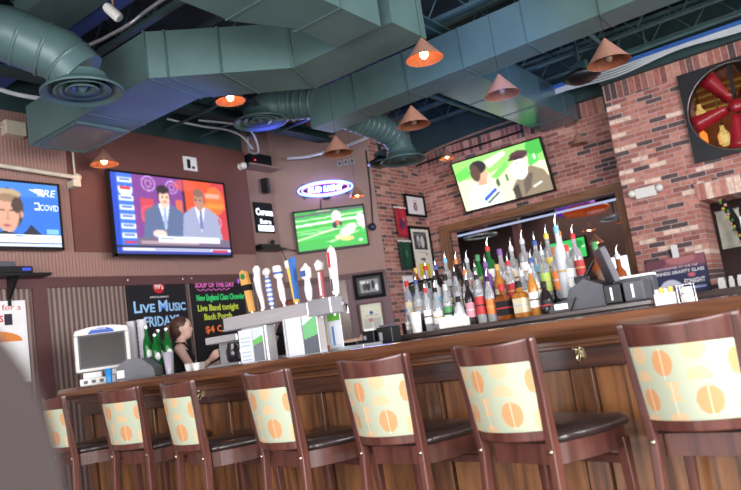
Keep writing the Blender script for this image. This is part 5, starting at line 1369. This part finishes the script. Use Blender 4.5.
# black boxes, menu easel and small things near the back bar's left end
for i, (x, w, h) in enumerate(((-2.80, 0.10, 0.095), (-2.665, 0.12, 0.105))):
    o = empty('napkin_caddy', (x, 3.78 - 0.06, 1.136), 0, ['black condiment caddy left of the bottle display', 'larger black condiment caddy beside the menu easel'][i], 'caddy', 'black caddies')
    MB().box(-w / 2, w / 2, -0.05, 0.05, 0, h).build('caddy_body', M_BLACK, o, 0.005)
    MB().box(-w / 2 + 0.01, w / 2 - 0.01, -0.03, 0.03, h, h + 0.015).build('napkins', M_WHITE if i == 0 else M_GREY, o)
    MB().box(-w * .35, -w * .15, -0.054, -0.05, 0.02, h * .7).build('steel_strip', M_STEELM, o)
me_ = empty('menu_easel', (-2.80, 4.28, 1.175), 0.15, 'black bent frame menu easel with picture cards left of the bottles', 'menu stand')
MB().tube([(-0.08, 0, 0.0), (-0.03, 0.02, 0.36), (0.19, 0.02, 0.37), (0.14, 0, 0.0)], 0.013, 8).build('frame', M_BLACK, me_)
c = Canvas(30, 34, (60, 90, 160)); c.poly([(0, 0), (1, 0), (1, 0.15), (0, 0.2)], (50, 60, 40)); c.poly([(0.35, 0.2), (1, 0.15), (1, 0.7), (0.4, 0.75)], (200, 206, 216)); c.poly([(0.45, 0.3), (0.7, 0.2), (0.95, 0.65), (0.8, 0.7)], (110, 124, 160)); c.poly([(0.0, 0.5), (0.3, 0.4), (0.35, 0.9), (0.1, 1)], (70, 140, 220)); c.ell(0.22, 0.6, 0.08, 0.12, (240, 200, 80)); c.rect(0.5, 0.75, 1, 1, (236, 236, 240))
picture('card', c, 0.19, 0.31, M_PRINT, me_, loc=(0.055, -0.004, 0.19))
MB().box(-0.04, 0.15, 0.0, 0.01, 0.035, 0.345).build('card_backing', M_PAPER, me_)
o = empty('paper_cup', (-2.64, 4.02, 1.175), 0, 'white plastic cup at the left end of the front bottle row', 'cup')
MB().lathe([(0.034, 0), (0.042, 0.14), (0.039, 0.14), (0.03, 0.005)], 18).build('cup', M_WHITE, o)
nb = empty('napkin_basket', (-2.33, 3.90, 1.136), 0.05, 'white paper napkins in a low holder in front of the bottles', 'napkin holder')
nb.location.z = 1.175; nb.location.y = 4.0
MB().box(-0.10, 0.10, -0.035, 0.03, 0, 0.06).build('holder', M_WHITE, nb, 0.006)
for k in range(5):
    MB().box(-0.085 + 0.035 * k, -0.055 + 0.035 * k, -0.025, 0.02, 0.055, 0.075 + 0.008 * (k % 2)).build('napkin', M_PAPER, nb)

# register on the back bar
rg = empty('cash_register', (-1.44, 4.15, 1.175), 0, 'dark grey cash register with a tilted screen at the right end of the bottles', 'cash register')
MB().prism([(-0.14, 0.0), (0.12, 0.0), (0.12, 0.11), (0.0, 0.17), (-0.10, 0.12)], -0.12, 0.12, Matrix.Rotation(PI / 2, 4, 'X')).build('base', M_GREY, rg, 0.008)
MB().tube([(-0.13, -0.04, 0.03), (-0.02, -0.04, 0.18), (0.05, -0.03, 0.27)], 0.012, 8).build('arm', M_BLACK, rg)
Ms = Matrix.Translation((0.13, 0.0, 0.12)) @ Matrix.Rotation(math.radians(28), 4, 'Z') @ Matrix.Rotation(math.radians(-14), 4, 'Y')
MB().box(-0.018, 0.018, -0.15, 0.10, 0.0, 0.22, Ms).build('screen_housing', M_GREY, rg, 0.008)
MB().box(0.018, 0.022, -0.135, 0.085, 0.02, 0.20, Ms).build('screen', mat('brown_grey_screen', (130, 118, 112), 0.2), rg)
MB().box(-0.08, 0.02, -0.06, 0.08, 0.15, 0.19).build('card_reader', M_BLACK, rg, 0.006)
for i, (x, w) in enumerate(((-1.285, 0.10), (-1.165, 0.115))):
    o = empty('receipt_printer', (x, 4.10, 1.175), 0, ['black receipt printer beside the cash register', 'black receipt printer at the far right end of the back bar'][i], 'printer', 'receipt printers')
    MB().box(-w / 2, w / 2, -0.08, 0.08, 0, 0.115).build('printer_body', M_BLACK if i == 0 else M_GREY, o, 0.008)
    MB().box(-w * .1, w * .02, -0.084, -0.08, 0.02, 0.095).build('slot', M_STEELM, o)
o = empty('paper_pile', (-1.26, 4.40, 1.175), 0.1, 'white papers lying behind the receipt printers', 'papers')
MB().box(-0.10, 0.12, -0.08, 0.08, 0, 0.14).build('folder', M_GREY, o, 0.004)
MB().box(-0.10, 0.12, -0.08, 0.08, 0.14, 0.155).build('paper', M_PAPER, o)
# packet caddy and jar on the bar at right
o = empty('sugar_caddy', (-0.855, 3.42, 1.136), 0.1, 'white packet caddy with packets on the bar below the pier poster', 'packet holder')
MB().box(-0.045, 0.045, -0.03, 0.03, 0, 0.055).build('caddy_body', M_WHITE, o, 0.004)
for k in range(4):
    MB().box(-0.038 + 0.02 * k, -0.022 + 0.02 * k, -0.02, 0.02, 0.05, 0.075 + 0.006 * (k % 2)).build('packet', mat('packet_%d' % (k % 2), [(236, 236, 236), (226, 190, 90)][k % 2], 0.7), o)
o = empty('wire_rack', (-0.765, 3.44, 1.136), 0.0, 'white jar in a small chrome wire rack on the bar beside the packet caddy', 'jar')
MB().lathe([(0.028, 0), (0.030, 0.01), (0.030, 0.075), (0.022, 0.085)], 16).build('jar', M_WHITE, o)
o.scale = (0.8, 0.8, 0.8)
MB().tube([(-0.04, -0.035, 0.0), (-0.04, -0.035, 0.10), (0.04, -0.035, 0.10), (0.04, -0.035, 0.0)], 0.003, 6).tube([(-0.04, 0.035, 0.0), (-0.04, 0.035, 0.10), (0.04, 0.035, 0.10), (0.04, 0.035, 0.0)], 0.003, 6).tube([(-0.04, -0.035, 0.05), (-0.04, 0.035, 0.05), (0.04, 0.035, 0.05), (0.04, -0.035, 0.05)], 0.003, 6, closed=True).tube([(0, 0.035, 0.10), (0, 0, 0.13), (0, -0.035, 0.10)], 0.003, 6).build('wire_frame', M_CHROME, o)

# ------------------------------------------------------------------ liquor bottles
GL = {'clear': mat('clear_glass', (240, 242, 246), 0.06, 0, 0.02, trans=0.75), 'amber': mat('amber_glass_bottle', (170, 92, 40), 0.1, 0, 0.1, trans=0.45),
      'dark': mat('dark_glass', (40, 32, 34), 0.12, 0, 0.1, trans=0.1), 'green': mat('bottle_green_glass', (44, 130, 66), 0.1, 0, 0.1, trans=0.4),
      'frosted': mat('frosted_glass', (216, 220, 226), 0.4, 0, 0.02, trans=0.3), 'blue': mat('blue_glass', (70, 110, 190), 0.12, 0, 0.05, trans=0.4), 'purple': mat('purple_glass', (150, 90, 180), 0.12, 0, 0.05, trans=0.35),
      'honey': mat('honey_glass', (222, 150, 70), 0.1, 0, 0.1, trans=0.45), 'red': mat('red_glass', (176, 40, 44), 0.12, 0, 0.1, trans=0.3)}
LC = {'white': (238, 236, 232), 'red': (186, 52, 56), 'green': (78, 138, 90), 'blue': (66, 92, 156), 'yellow': (222, 196, 92), 'orange': (218, 124, 64), 'black': (30, 28, 32), 'cream': (228, 214, 184),
      'purple': (126, 88, 150), 'silver': (196, 198, 204), 'pink': (214, 140, 152), 'gold': (190, 160, 96), 'lime': (170, 196, 96), 'sky': (116, 178, 208), 'brown': (104, 74, 56)}
SHAPES = {
    'slim': ([(0.030, 0), (0.033, 0.008), (0.033, 0.185), (0.026, 0.215), (0.013, 0.245), (0.013, 0.295)], (0.05, 0.15)),
    'round shouldered': ([(0.036, 0), (0.039, 0.01), (0.039, 0.150), (0.034, 0.185), (0.015, 0.215), (0.014, 0.285)], (0.04, 0.13)),
    'tall straight': ([(0.031, 0), (0.034, 0.008), (0.034, 0.225), (0.028, 0.240), (0.014, 0.252), (0.013, 0.320)], (0.06, 0.18)),
    'squat': ([(0.046, 0), (0.050, 0.012), (0.048, 0.10), (0.036, 0.145), (0.016, 0.17), (0.015, 0.215)], (0.025, 0.09)),
    'tapered': ([(0.026, 0), (0.030, 0.01), (0.038, 0.15), (0.036, 0.18), (0.014, 0.22), (0.013, 0.29)], (0.05, 0.14)),
}
used = set(); MESHC = {}


def shared(key, fn, name, m, parent):
    if key not in MESHC:
        o = fn().build(name, m, parent); MESHC[key] = o.data
        return o
    o = bpy.data.objects.new(name, MESHC[key]); COL.objects.link(o); o.parent = parent
    return o


def bottle(x, y, z, shape, glass, lab, top, topc, where, s=1.0):
    r = empty('liquor_bottle', (x, y, z), random.uniform(-0.4, 0.4), None)
    sq = shape == 'square'
    if sq:
        sh = [(0.050, 0), (0.054, 0.006), (0.054, 0.135), (0.046, 0.155), (0.018, 0.17), (0.017, 0.225)]; lb = (0.03, 0.125)
    else:
        sh, lb = SHAPES[shape]
    r.scale = (s, s, s)
    fn = (lambda: MB().lathe(sh, 4, Matrix.Rotation(PI / 4, 4, 'Z'), smooth=False)) if sq else (lambda: MB().lathe(sh, 18))
    shared(('g', shape, glass), fn, 'glass', GL[glass], r)
    H = sh[-1][1]; nr = sh[-1][0]
    if lab:
        R = max(p[0] for p in sh) + 0.0012
        lm = mat('label_' + lab, LC[lab], 0.6, 0, 0.05)
        fn = (lambda: MB().lathe([(R, lb[0]), (R, lb[1])], 4, Matrix.Rotation(PI / 4, 4, 'Z'), False, False, smooth=False)) if sq else (lambda: MB().lathe([(R * (0.96 if shape == 'squat' else 1), lb[0]), (R * (0.97 if shape == 'squat' else 1), lb[1])], 18, None, False, False))
        shared(('l', shape, lab), fn, 'label', lm, r)
        # printed band and emblem on the label
        bc = [k for k in ('brown', 'black', 'silver', 'gold', 'red') if k != lab][hash_i(shape + lab + where) % 4]
        mid = (lb[0] + lb[1]) / 2
        fn = (lambda: MB().lathe([(R + .001, mid - 0.004), (R + .001, mid + 0.006)], 4, Matrix.Rotation(PI / 4, 4, 'Z'), False, False, smooth=False)) if sq else (lambda: MB().lathe([(R + 0.001, mid - 0.004), (R + 0.001, mid + 0.006)], 18, None, False, False))
        shared(('b', shape, bc), fn, 'label_band', mat('label_' + bc, LC[bc], 0.6, 0, 0.05), r)
    if top == 'pourer':
        shared(('c', nr, H, topc), lambda: MB().lathe([(nr + 0.003, H - 0.022), (nr + 0.003, H + 0.004), (0.008, H + 0.016)], 12), 'pourer_collar', mat('label_' + topc, LC[topc], 0.6, 0, 0.05), r)
        shared(('p', H), lambda: MB().tube([(0, 0, H + 0.01), (0, 0, H + 0.04), (0.014, -0.006, H + 0.068)], [0.007, 0.006, 0.004], 8), 'metal_spout', M_CHROME, r)
        t_ = topc + ' pourer'
    else:
        shared(('k', nr, H, topc), lambda: MB().lathe([(nr + 0.004, H - 0.030), (nr + 0.004, H + 0.012), (nr, H + 0.014)], 12), 'cap', mat('label_' + topc, LC[topc], 0.6, 0, 0.05), r)
        t_ = topc + ' cap'
    lbl = '%s %s glass bottle with %s and %s, %s' % (shape, glass, (lab + ' label') if lab else 'no label', t_, where)
    assert lbl not in used, lbl
    used.add(lbl)
    tag(r, lbl, 'bottle', 'liquor bottles on the back bar')
    return r


def hash_i(s): return sum(ord(ch) * (i + 3) for i, ch in enumerate(s))


Z1, Z2, Z3 = 1.175, 1.255, 1.34
F = 'front row'; Mid = 'middle tier'; Bk = 'top tier'
for a in [(-2.555, 'slim', 'clear', 'white', 'pourer', 'red'), (-2.475, 'round shouldered', 'clear', 'white', 'pourer', 'black'), (-2.395, 'slim', 'clear', 'green', 'cap', 'silver'), (-2.31, 'squat', 'frosted', 'silver', 'cap', 'black'),
          (-2.225, 'slim', 'dark', 'pink', 'pourer', 'black'), (-2.15, 'tall straight', 'clear', 'red', 'pourer', 'black'), (-2.075, 'slim', 'clear', 'orange', 'pourer', 'black'), (-1.985, 'square', 'amber', 'black', 'cap', 'red'),
          (-1.865, 'square', 'honey', 'cream', 'cap', 'black'), (-1.775, 'slim', 'honey', 'white', 'pourer', 'silver'), (-1.70, 'squat', 'dark', 'black', 'cap', 'black')]:
    bottle(a[0], 4.06, Z1, a[1], a[2], a[3], a[4], a[5], F, 0.86 if a[1] == 'squat' else 0.95)
for k, a in enumerate([('slim', 'clear', 'cream', 'cap', 'red'), ('tapered', 'clear', 'silver', 'pourer', 'blue'), ('round shouldered', 'clear', None, 'pourer', 'black'), ('slim', 'frosted', 'sky', 'pourer', 'black'), ('round shouldered', 'clear', 'cream', 'cap', 'black'),
          ('slim', 'clear', 'silver', 'pourer', 'black'), ('tapered', 'clear', 'white', 'pourer', 'orange'), ('slim', 'clear', 'white', 'pourer', 'green'), ('tall straight', 'purple', 'purple', 'pourer', 'purple'), ('round shouldered', 'honey', 'cream', 'cap', 'gold'),
          ('slim', 'clear', 'red', 'pourer', 'red'), ('squat', 'clear', 'cream', 'cap', 'silver'), ('round shouldered', 'clear', 'white', 'pourer', 'blue'), ('tall straight', 'clear', 'lime', 'pourer', 'silver'), ('tall straight', 'clear', 'orange', 'cap', 'orange'),
          ('tall straight', 'clear', 'white', 'cap', 'red')]):
    bottle(-2.80 + 0.0815 * k, 4.215, Z2, *a, Mid, 0.97)
for k, a in enumerate([('slim', 'amber', 'yellow', 'cap', 'gold'), ('slim', 'clear', 'pink', 'pourer', 'red'), ('round shouldered', 'dark', 'gold', 'pourer', 'blue'), ('tall straight', 'clear', 'silver', 'pourer', 'sky'), ('slim', 'dark', 'brown', 'pourer', 'orange'),
          ('tapered', 'clear', 'pink', 'pourer', 'silver'), ('slim', 'green', 'lime', 'cap', 'green'), ('tall straight', 'green', 'white', 'pourer', 'red'), ('round shouldered', 'clear', 'silver', 'cap', 'purple'), ('tapered', 'clear', 'cream', 'pourer', 'silver'),
          ('tall straight', 'clear', 'white', 'pourer', 'silver'), ('slim', 'clear', 'sky', 'pourer', 'blue'), ('tall straight', 'clear', 'yellow', 'pourer', 'yellow'), ('tall straight', 'frosted', 'silver', 'pourer', 'orange'), ('round shouldered', 'clear', 'red', 'pourer', 'red')]):
    bottle(-2.79 + 0.087 * k, 4.35, Z3, *a, Bk, 1.0 if k < 7 else 1.06)
bottle(-1.615, 4.20, Z2 + 0.0, 'tall straight', 'frosted', 'silver', 'pourer', 'sky', 'tallest of all', 1.15).scale = (1.0, 1.0, 1.36)
bottle(-1.50, 4.52, 1.175, 'tall straight', 'amber', 'brown', 'cap', 'green', 'behind register', 1.25)
bottle(-1.37, 4.52, 1.175, 'round shouldered', 'amber', 'brown', 'pourer', 'silver', 'behind register screen', 1.05)
bottle(-2.72, 4.04, 1.175, 'slim', 'clear', 'white', 'cap', 'blue', 'short, far left', 0.55)
o = empty('speed_rack', (-1.66, 4.05, 1.175), 0.1, 'black angled tray in front of the bottles by the cash register', 'tray')
o.location = (-1.60, 4.02, 1.175)
MB().prism([(-0.07, 0), (0.06, 0), (0.10, 0.07), (-0.05, 0.05)], -0.03, 0.03, Matrix.Rotation(PI / 2, 4, 'X')).build('tray_body', M_BLACK, o, 0.004)
MB().box(-0.03, 0.05, -0.034, -0.03, 0.012, 0.045).build('tray_print', M_STEELM, o)


# ------------------------------------------------------------------ people
def skin_mesh(verts, radii, edges, root):
    me = bpy.data.meshes.new('tmp'); me.from_pydata(verts, edges, []); me.update()
    o = bpy.data.objects.new('tmp', me); COL.objects.link(o)
    sk = o.modifiers.new('skin', 'SKIN'); ss = o.modifiers.new('sub', 'SUBSURF'); ss.levels = 2; ss.render_levels = 2
    if not me.skin_vertices:
        bm = bmesh.new(); bm.from_mesh(me); bm.verts.layers.skin.verify(); bm.to_mesh(me); bm.free()
    for i, sv in enumerate(me.skin_vertices[0].data):
        r = radii[i]; sv.radius = r if isinstance(r, tuple) else (r, r); sv.use_root = (i == root)
    bpy.context.view_layer.update()
    e = o.evaluated_get(bpy.context.evaluated_depsgraph_get())
    m2 = bpy.data.meshes.new_from_object(e)
    vs = [tuple(v.co) for v in m2.vertices]; fs = [tuple(p.vertices) for p in m2.polygons]
    bpy.data.objects.remove(o); bpy.data.meshes.remove(m2)
    return vs, fs


def person(label, loc, rz, head, rhand, relbow, lhand, lelbow, shirt, hair_m, ponytail=True, arm_skin=True, lean=0.0):
    """local axes: +x is where the person faces, +y their left"""
    root = empty('person', loc, rz, label, 'person')
    L = lean
    J = [(0, 0, 0.93), (0.0 + L * .3, 0, 1.06), (0.01 + L * .7, 0, 1.22), (0.0 + L, 0, 1.355), (0.012 + L, 0, 1.42), (0.02 + L, 0, 1.46)]
    R = [(0.125, 0.10), (0.105, 0.08), (0.125, 0.10), (0.075, 0.055), 0.046, 0.044]
    E_ = [(0, 1), (1, 2), (2, 3), (3, 4), (4, 5)]

    def chain(start, pts, rs):
        p = start
        for q, r_ in zip(pts, rs):
            J.append(q); R.append(r_); E_.append((p, len(J) - 1)); p = len(J) - 1
        return p
    for s, el, ha in ((-1, relbow, rhand), (1, lelbow, lhand)):
        sh = (0.0 + L, s * 0.155, 1.35); e = Vector(el); h = Vector(ha); wr = h + (e - h).normalized() * 0.07
        chain(3, [sh, tuple(Vector(sh).lerp(e, 0.5)), tuple(e), tuple(e.lerp(wr, 0.5)), tuple(wr)], [0.048, 0.040, 0.034, 0.031, 0.022])
    for s in (-1, 1):
        chain(0, [(0, s * 0.09, 0.86), (0.01, s * 0.095, 0.50), (-0.01, s * 0.10, 0.12), (0.0, s * 0.10, 0.05), (0.12, s * 0.11, 0.03)], [0.085, 0.055, 0.040, 0.038, 0.03])
    vs, fs = skin_mesh(J, R, E_, 0)
    b = MB(); b.add(vs, fs, True)
    hx, hz = head
    # head with jaw, nose, ears
    b.ball((hx, 0, hz + 0.02), 0.092, 0.074, 0.095, 18, 12)
    b.ball((hx + 0.028, 0, hz - 0.045), 0.062, 0.052, 0.062, 14, 10)
    b.tube([(hx + 0.080, 0, hz + 0.022), (hx + 0.094, 0, hz - 0.016), (hx + 0.080, 0, hz - 0.028)], [0.006, 0.010, 0.008], 8)
    b.tube([(hx - 0.0, 0, hz - 0.04), (0.02 + L, 0, 1.43)], [0.046, 0.046], 12)
    for s in (-1, 1):
        b.ball((hx - 0.005, s * 0.074, hz), 0.018, 0.008, 0.028, 8, 6)
    # hands
    for s, ha, el in ((-1, rhand, relbow), (1, lhand, lelbow)):
        h = Vector(ha); d = (h - Vector(el)).normalized(); side = d.cross(Vector((0, 0, 1))).normalized(); up = side.cross(d)
        wr = h - d * 0.075
        b.tube([wr, wr + d * 0.03, h], [0.020, 0.030, 0.032], 10)
        for q in range(4):
            f0 = h + up * (0.024 - 0.016 * q); ln = (0.07, 0.078, 0.072, 0.055)[q]
            b.tube([f0 - d * 0.01, f0 + d * ln * 0.45, f0 + d * ln * 0.8 + side * s * 0.022, f0 + d * ln * 0.75 + side * s * 0.045], [0.010, 0.009, 0.008, 0.006], 7)
        b.tube([wr + d * 0.02 + up * 0.02, h + up * 0.045 + side * s * 0.02, h + d * 0.03 + up * 0.04 + side * s * 0.045], [0.012, 0.010, 0.007], 7)
    b.build('body', M_SKIN, root)
    # eyes, brow, mouth
    for s in (-1, 1):
        MB().ball((hx + 0.080, s * 0.030, hz + 0.020), 0.009, 0.013, 0.008, 8, 6).build('eye', mat('eye_dark', (40, 28, 28), 0.2), root)
        MB().tube([(hx + 0.085, s * 0.015, hz + 0.040), (hx + 0.078, s * 0.046, hz + 0.042)], 0.004, 6).build('eyebrow', hair_m, root)
    MB().ball((hx + 0.082, 0, hz - 0.055), 0.008, 0.022, 0.006, 8, 6).build('mouth', mat('lips', (186, 90, 90), 0.4), root)
    # hair
    hb = MB()
    hb.ball((hx - 0.018, 0, hz + 0.040), 0.094, 0.082, 0.086, 18, 12)
    hb.ball((hx - 0.040, 0, hz - 0.005), 0.066, 0.076, 0.080, 16, 10)
    if ponytail:
        hb.tube([(hx - 0.095, 0, hz + 0.06), (hx - 0.135, -0.01, hz + 0.03), (hx - 0.14, -0.015, hz - 0.08), (hx - 0.125, -0.02, hz - 0.20), (hx - 0.115, -0.02, hz - 0.27)], [0.022, 0.034, 0.036, 0.026, 0.008], 12)
    hb.build('hair', hair_m, root)
    # top
    rings = [(0.90, 0.135, 0.165, 0), (1.0, 0.118, 0.140, L * .1), (1.08, 0.112, 0.132, L * .35), (1.18, 0.125, 0.145, L * .6), (1.26, 0.128, 0.150, L * .8), (1.31, 0.105, 0.135, L), (1.335, 0.09, 0.12, L)]
    tb = MB(); vs = []; n = 22
    for z, ax, ay, ox in rings:
        for k in range(n):
            a = 2 * PI * k / n; vs.append((ox + ax * math.cos(a), ay * math.sin(a), z))
    tb.add(vs, [(j * n + k, j * n + (k + 1) % n, (j + 1) * n + (k + 1) % n, (j + 1) * n + k) for j in range(len(rings) - 1) for k in range(n)], True)
    for s in (-1, 1):
        tb.tube([(L + 0.095, s * 0.07, 1.32), (L + 0.05, s * 0.085, 1.395), (L - 0.03, s * 0.085, 1.40), (L - 0.09, s * 0.07, 1.32)], 0.012 if arm_skin else 0.03, 8)
    tb.build('black_top', shirt, root)
    if not arm_skin:
        for s, el in ((-1, relbow), (1, lelbow)):
            MB().tube([(L, s * 0.13, 1.36), tuple(Vector((L, s * 0.155, 1.35)).lerp(Vector(el), 0.5)), tuple(Vector((L, s * 0.155, 1.35)).lerp(Vector(el), 0.8))], [0.065, 0.055, 0.052], 12).build('sleeve', shirt, root)
    # trousers
    pb = MB()
    pb.tube([(0, 0, 0.96), (0, 0, 0.88)], [0.14, 0.15], 16)
    for s in (-1, 1):
        pb.tube([(0, s * 0.08, 0.90), (0.01, s * 0.095, 0.50), (-0.01, s * 0.10, 0.08)], [0.10, 0.07, 0.055], 12)
    pb.build('trousers', M_BLACKM, root)
    return root


p1 = person('woman with a dark ponytail in a black tank top reaching right behind the bar', (-5.53, 4.28, 0), math.radians(48), (0.035, 1.535),
            (0.33, -0.40, 1.235), (0.13, -0.24, 1.10), (0.42, 0.02, 1.20), (0.16, 0.20, 1.08), mat('black_cloth', (24, 22, 26), 0.8), M_HAIR)
o = empty('held_glass', (-4.955, 4.295, 1.15), 0, 'dark drink glass held in the bartender’s hand', 'glass')
MB().lathe([(0.028, 0), (0.036, 0.13), (0.033, 0.13), (0.026, 0.006)], 16).build('glass', mat('brown_drink_glass', (120, 60, 50), 0.1, 0, 0.1, trans=0.4), o)
p2 = person('person in black behind the tap tower, mostly hidden, with one arm stretched to the right', (-4.02, 4.22, 0), math.radians(10), (0.06, 1.47),
            (0.84, -0.24, 1.19), (0.50, -0.26, 1.155), (0.30, 0.20, 1.10), (0.10, 0.26, 1.10), mat('black_cloth', (24, 22, 26), 0.8), mat('reddish_hair', (120, 66, 50), 0.5), False, False, 0.03)
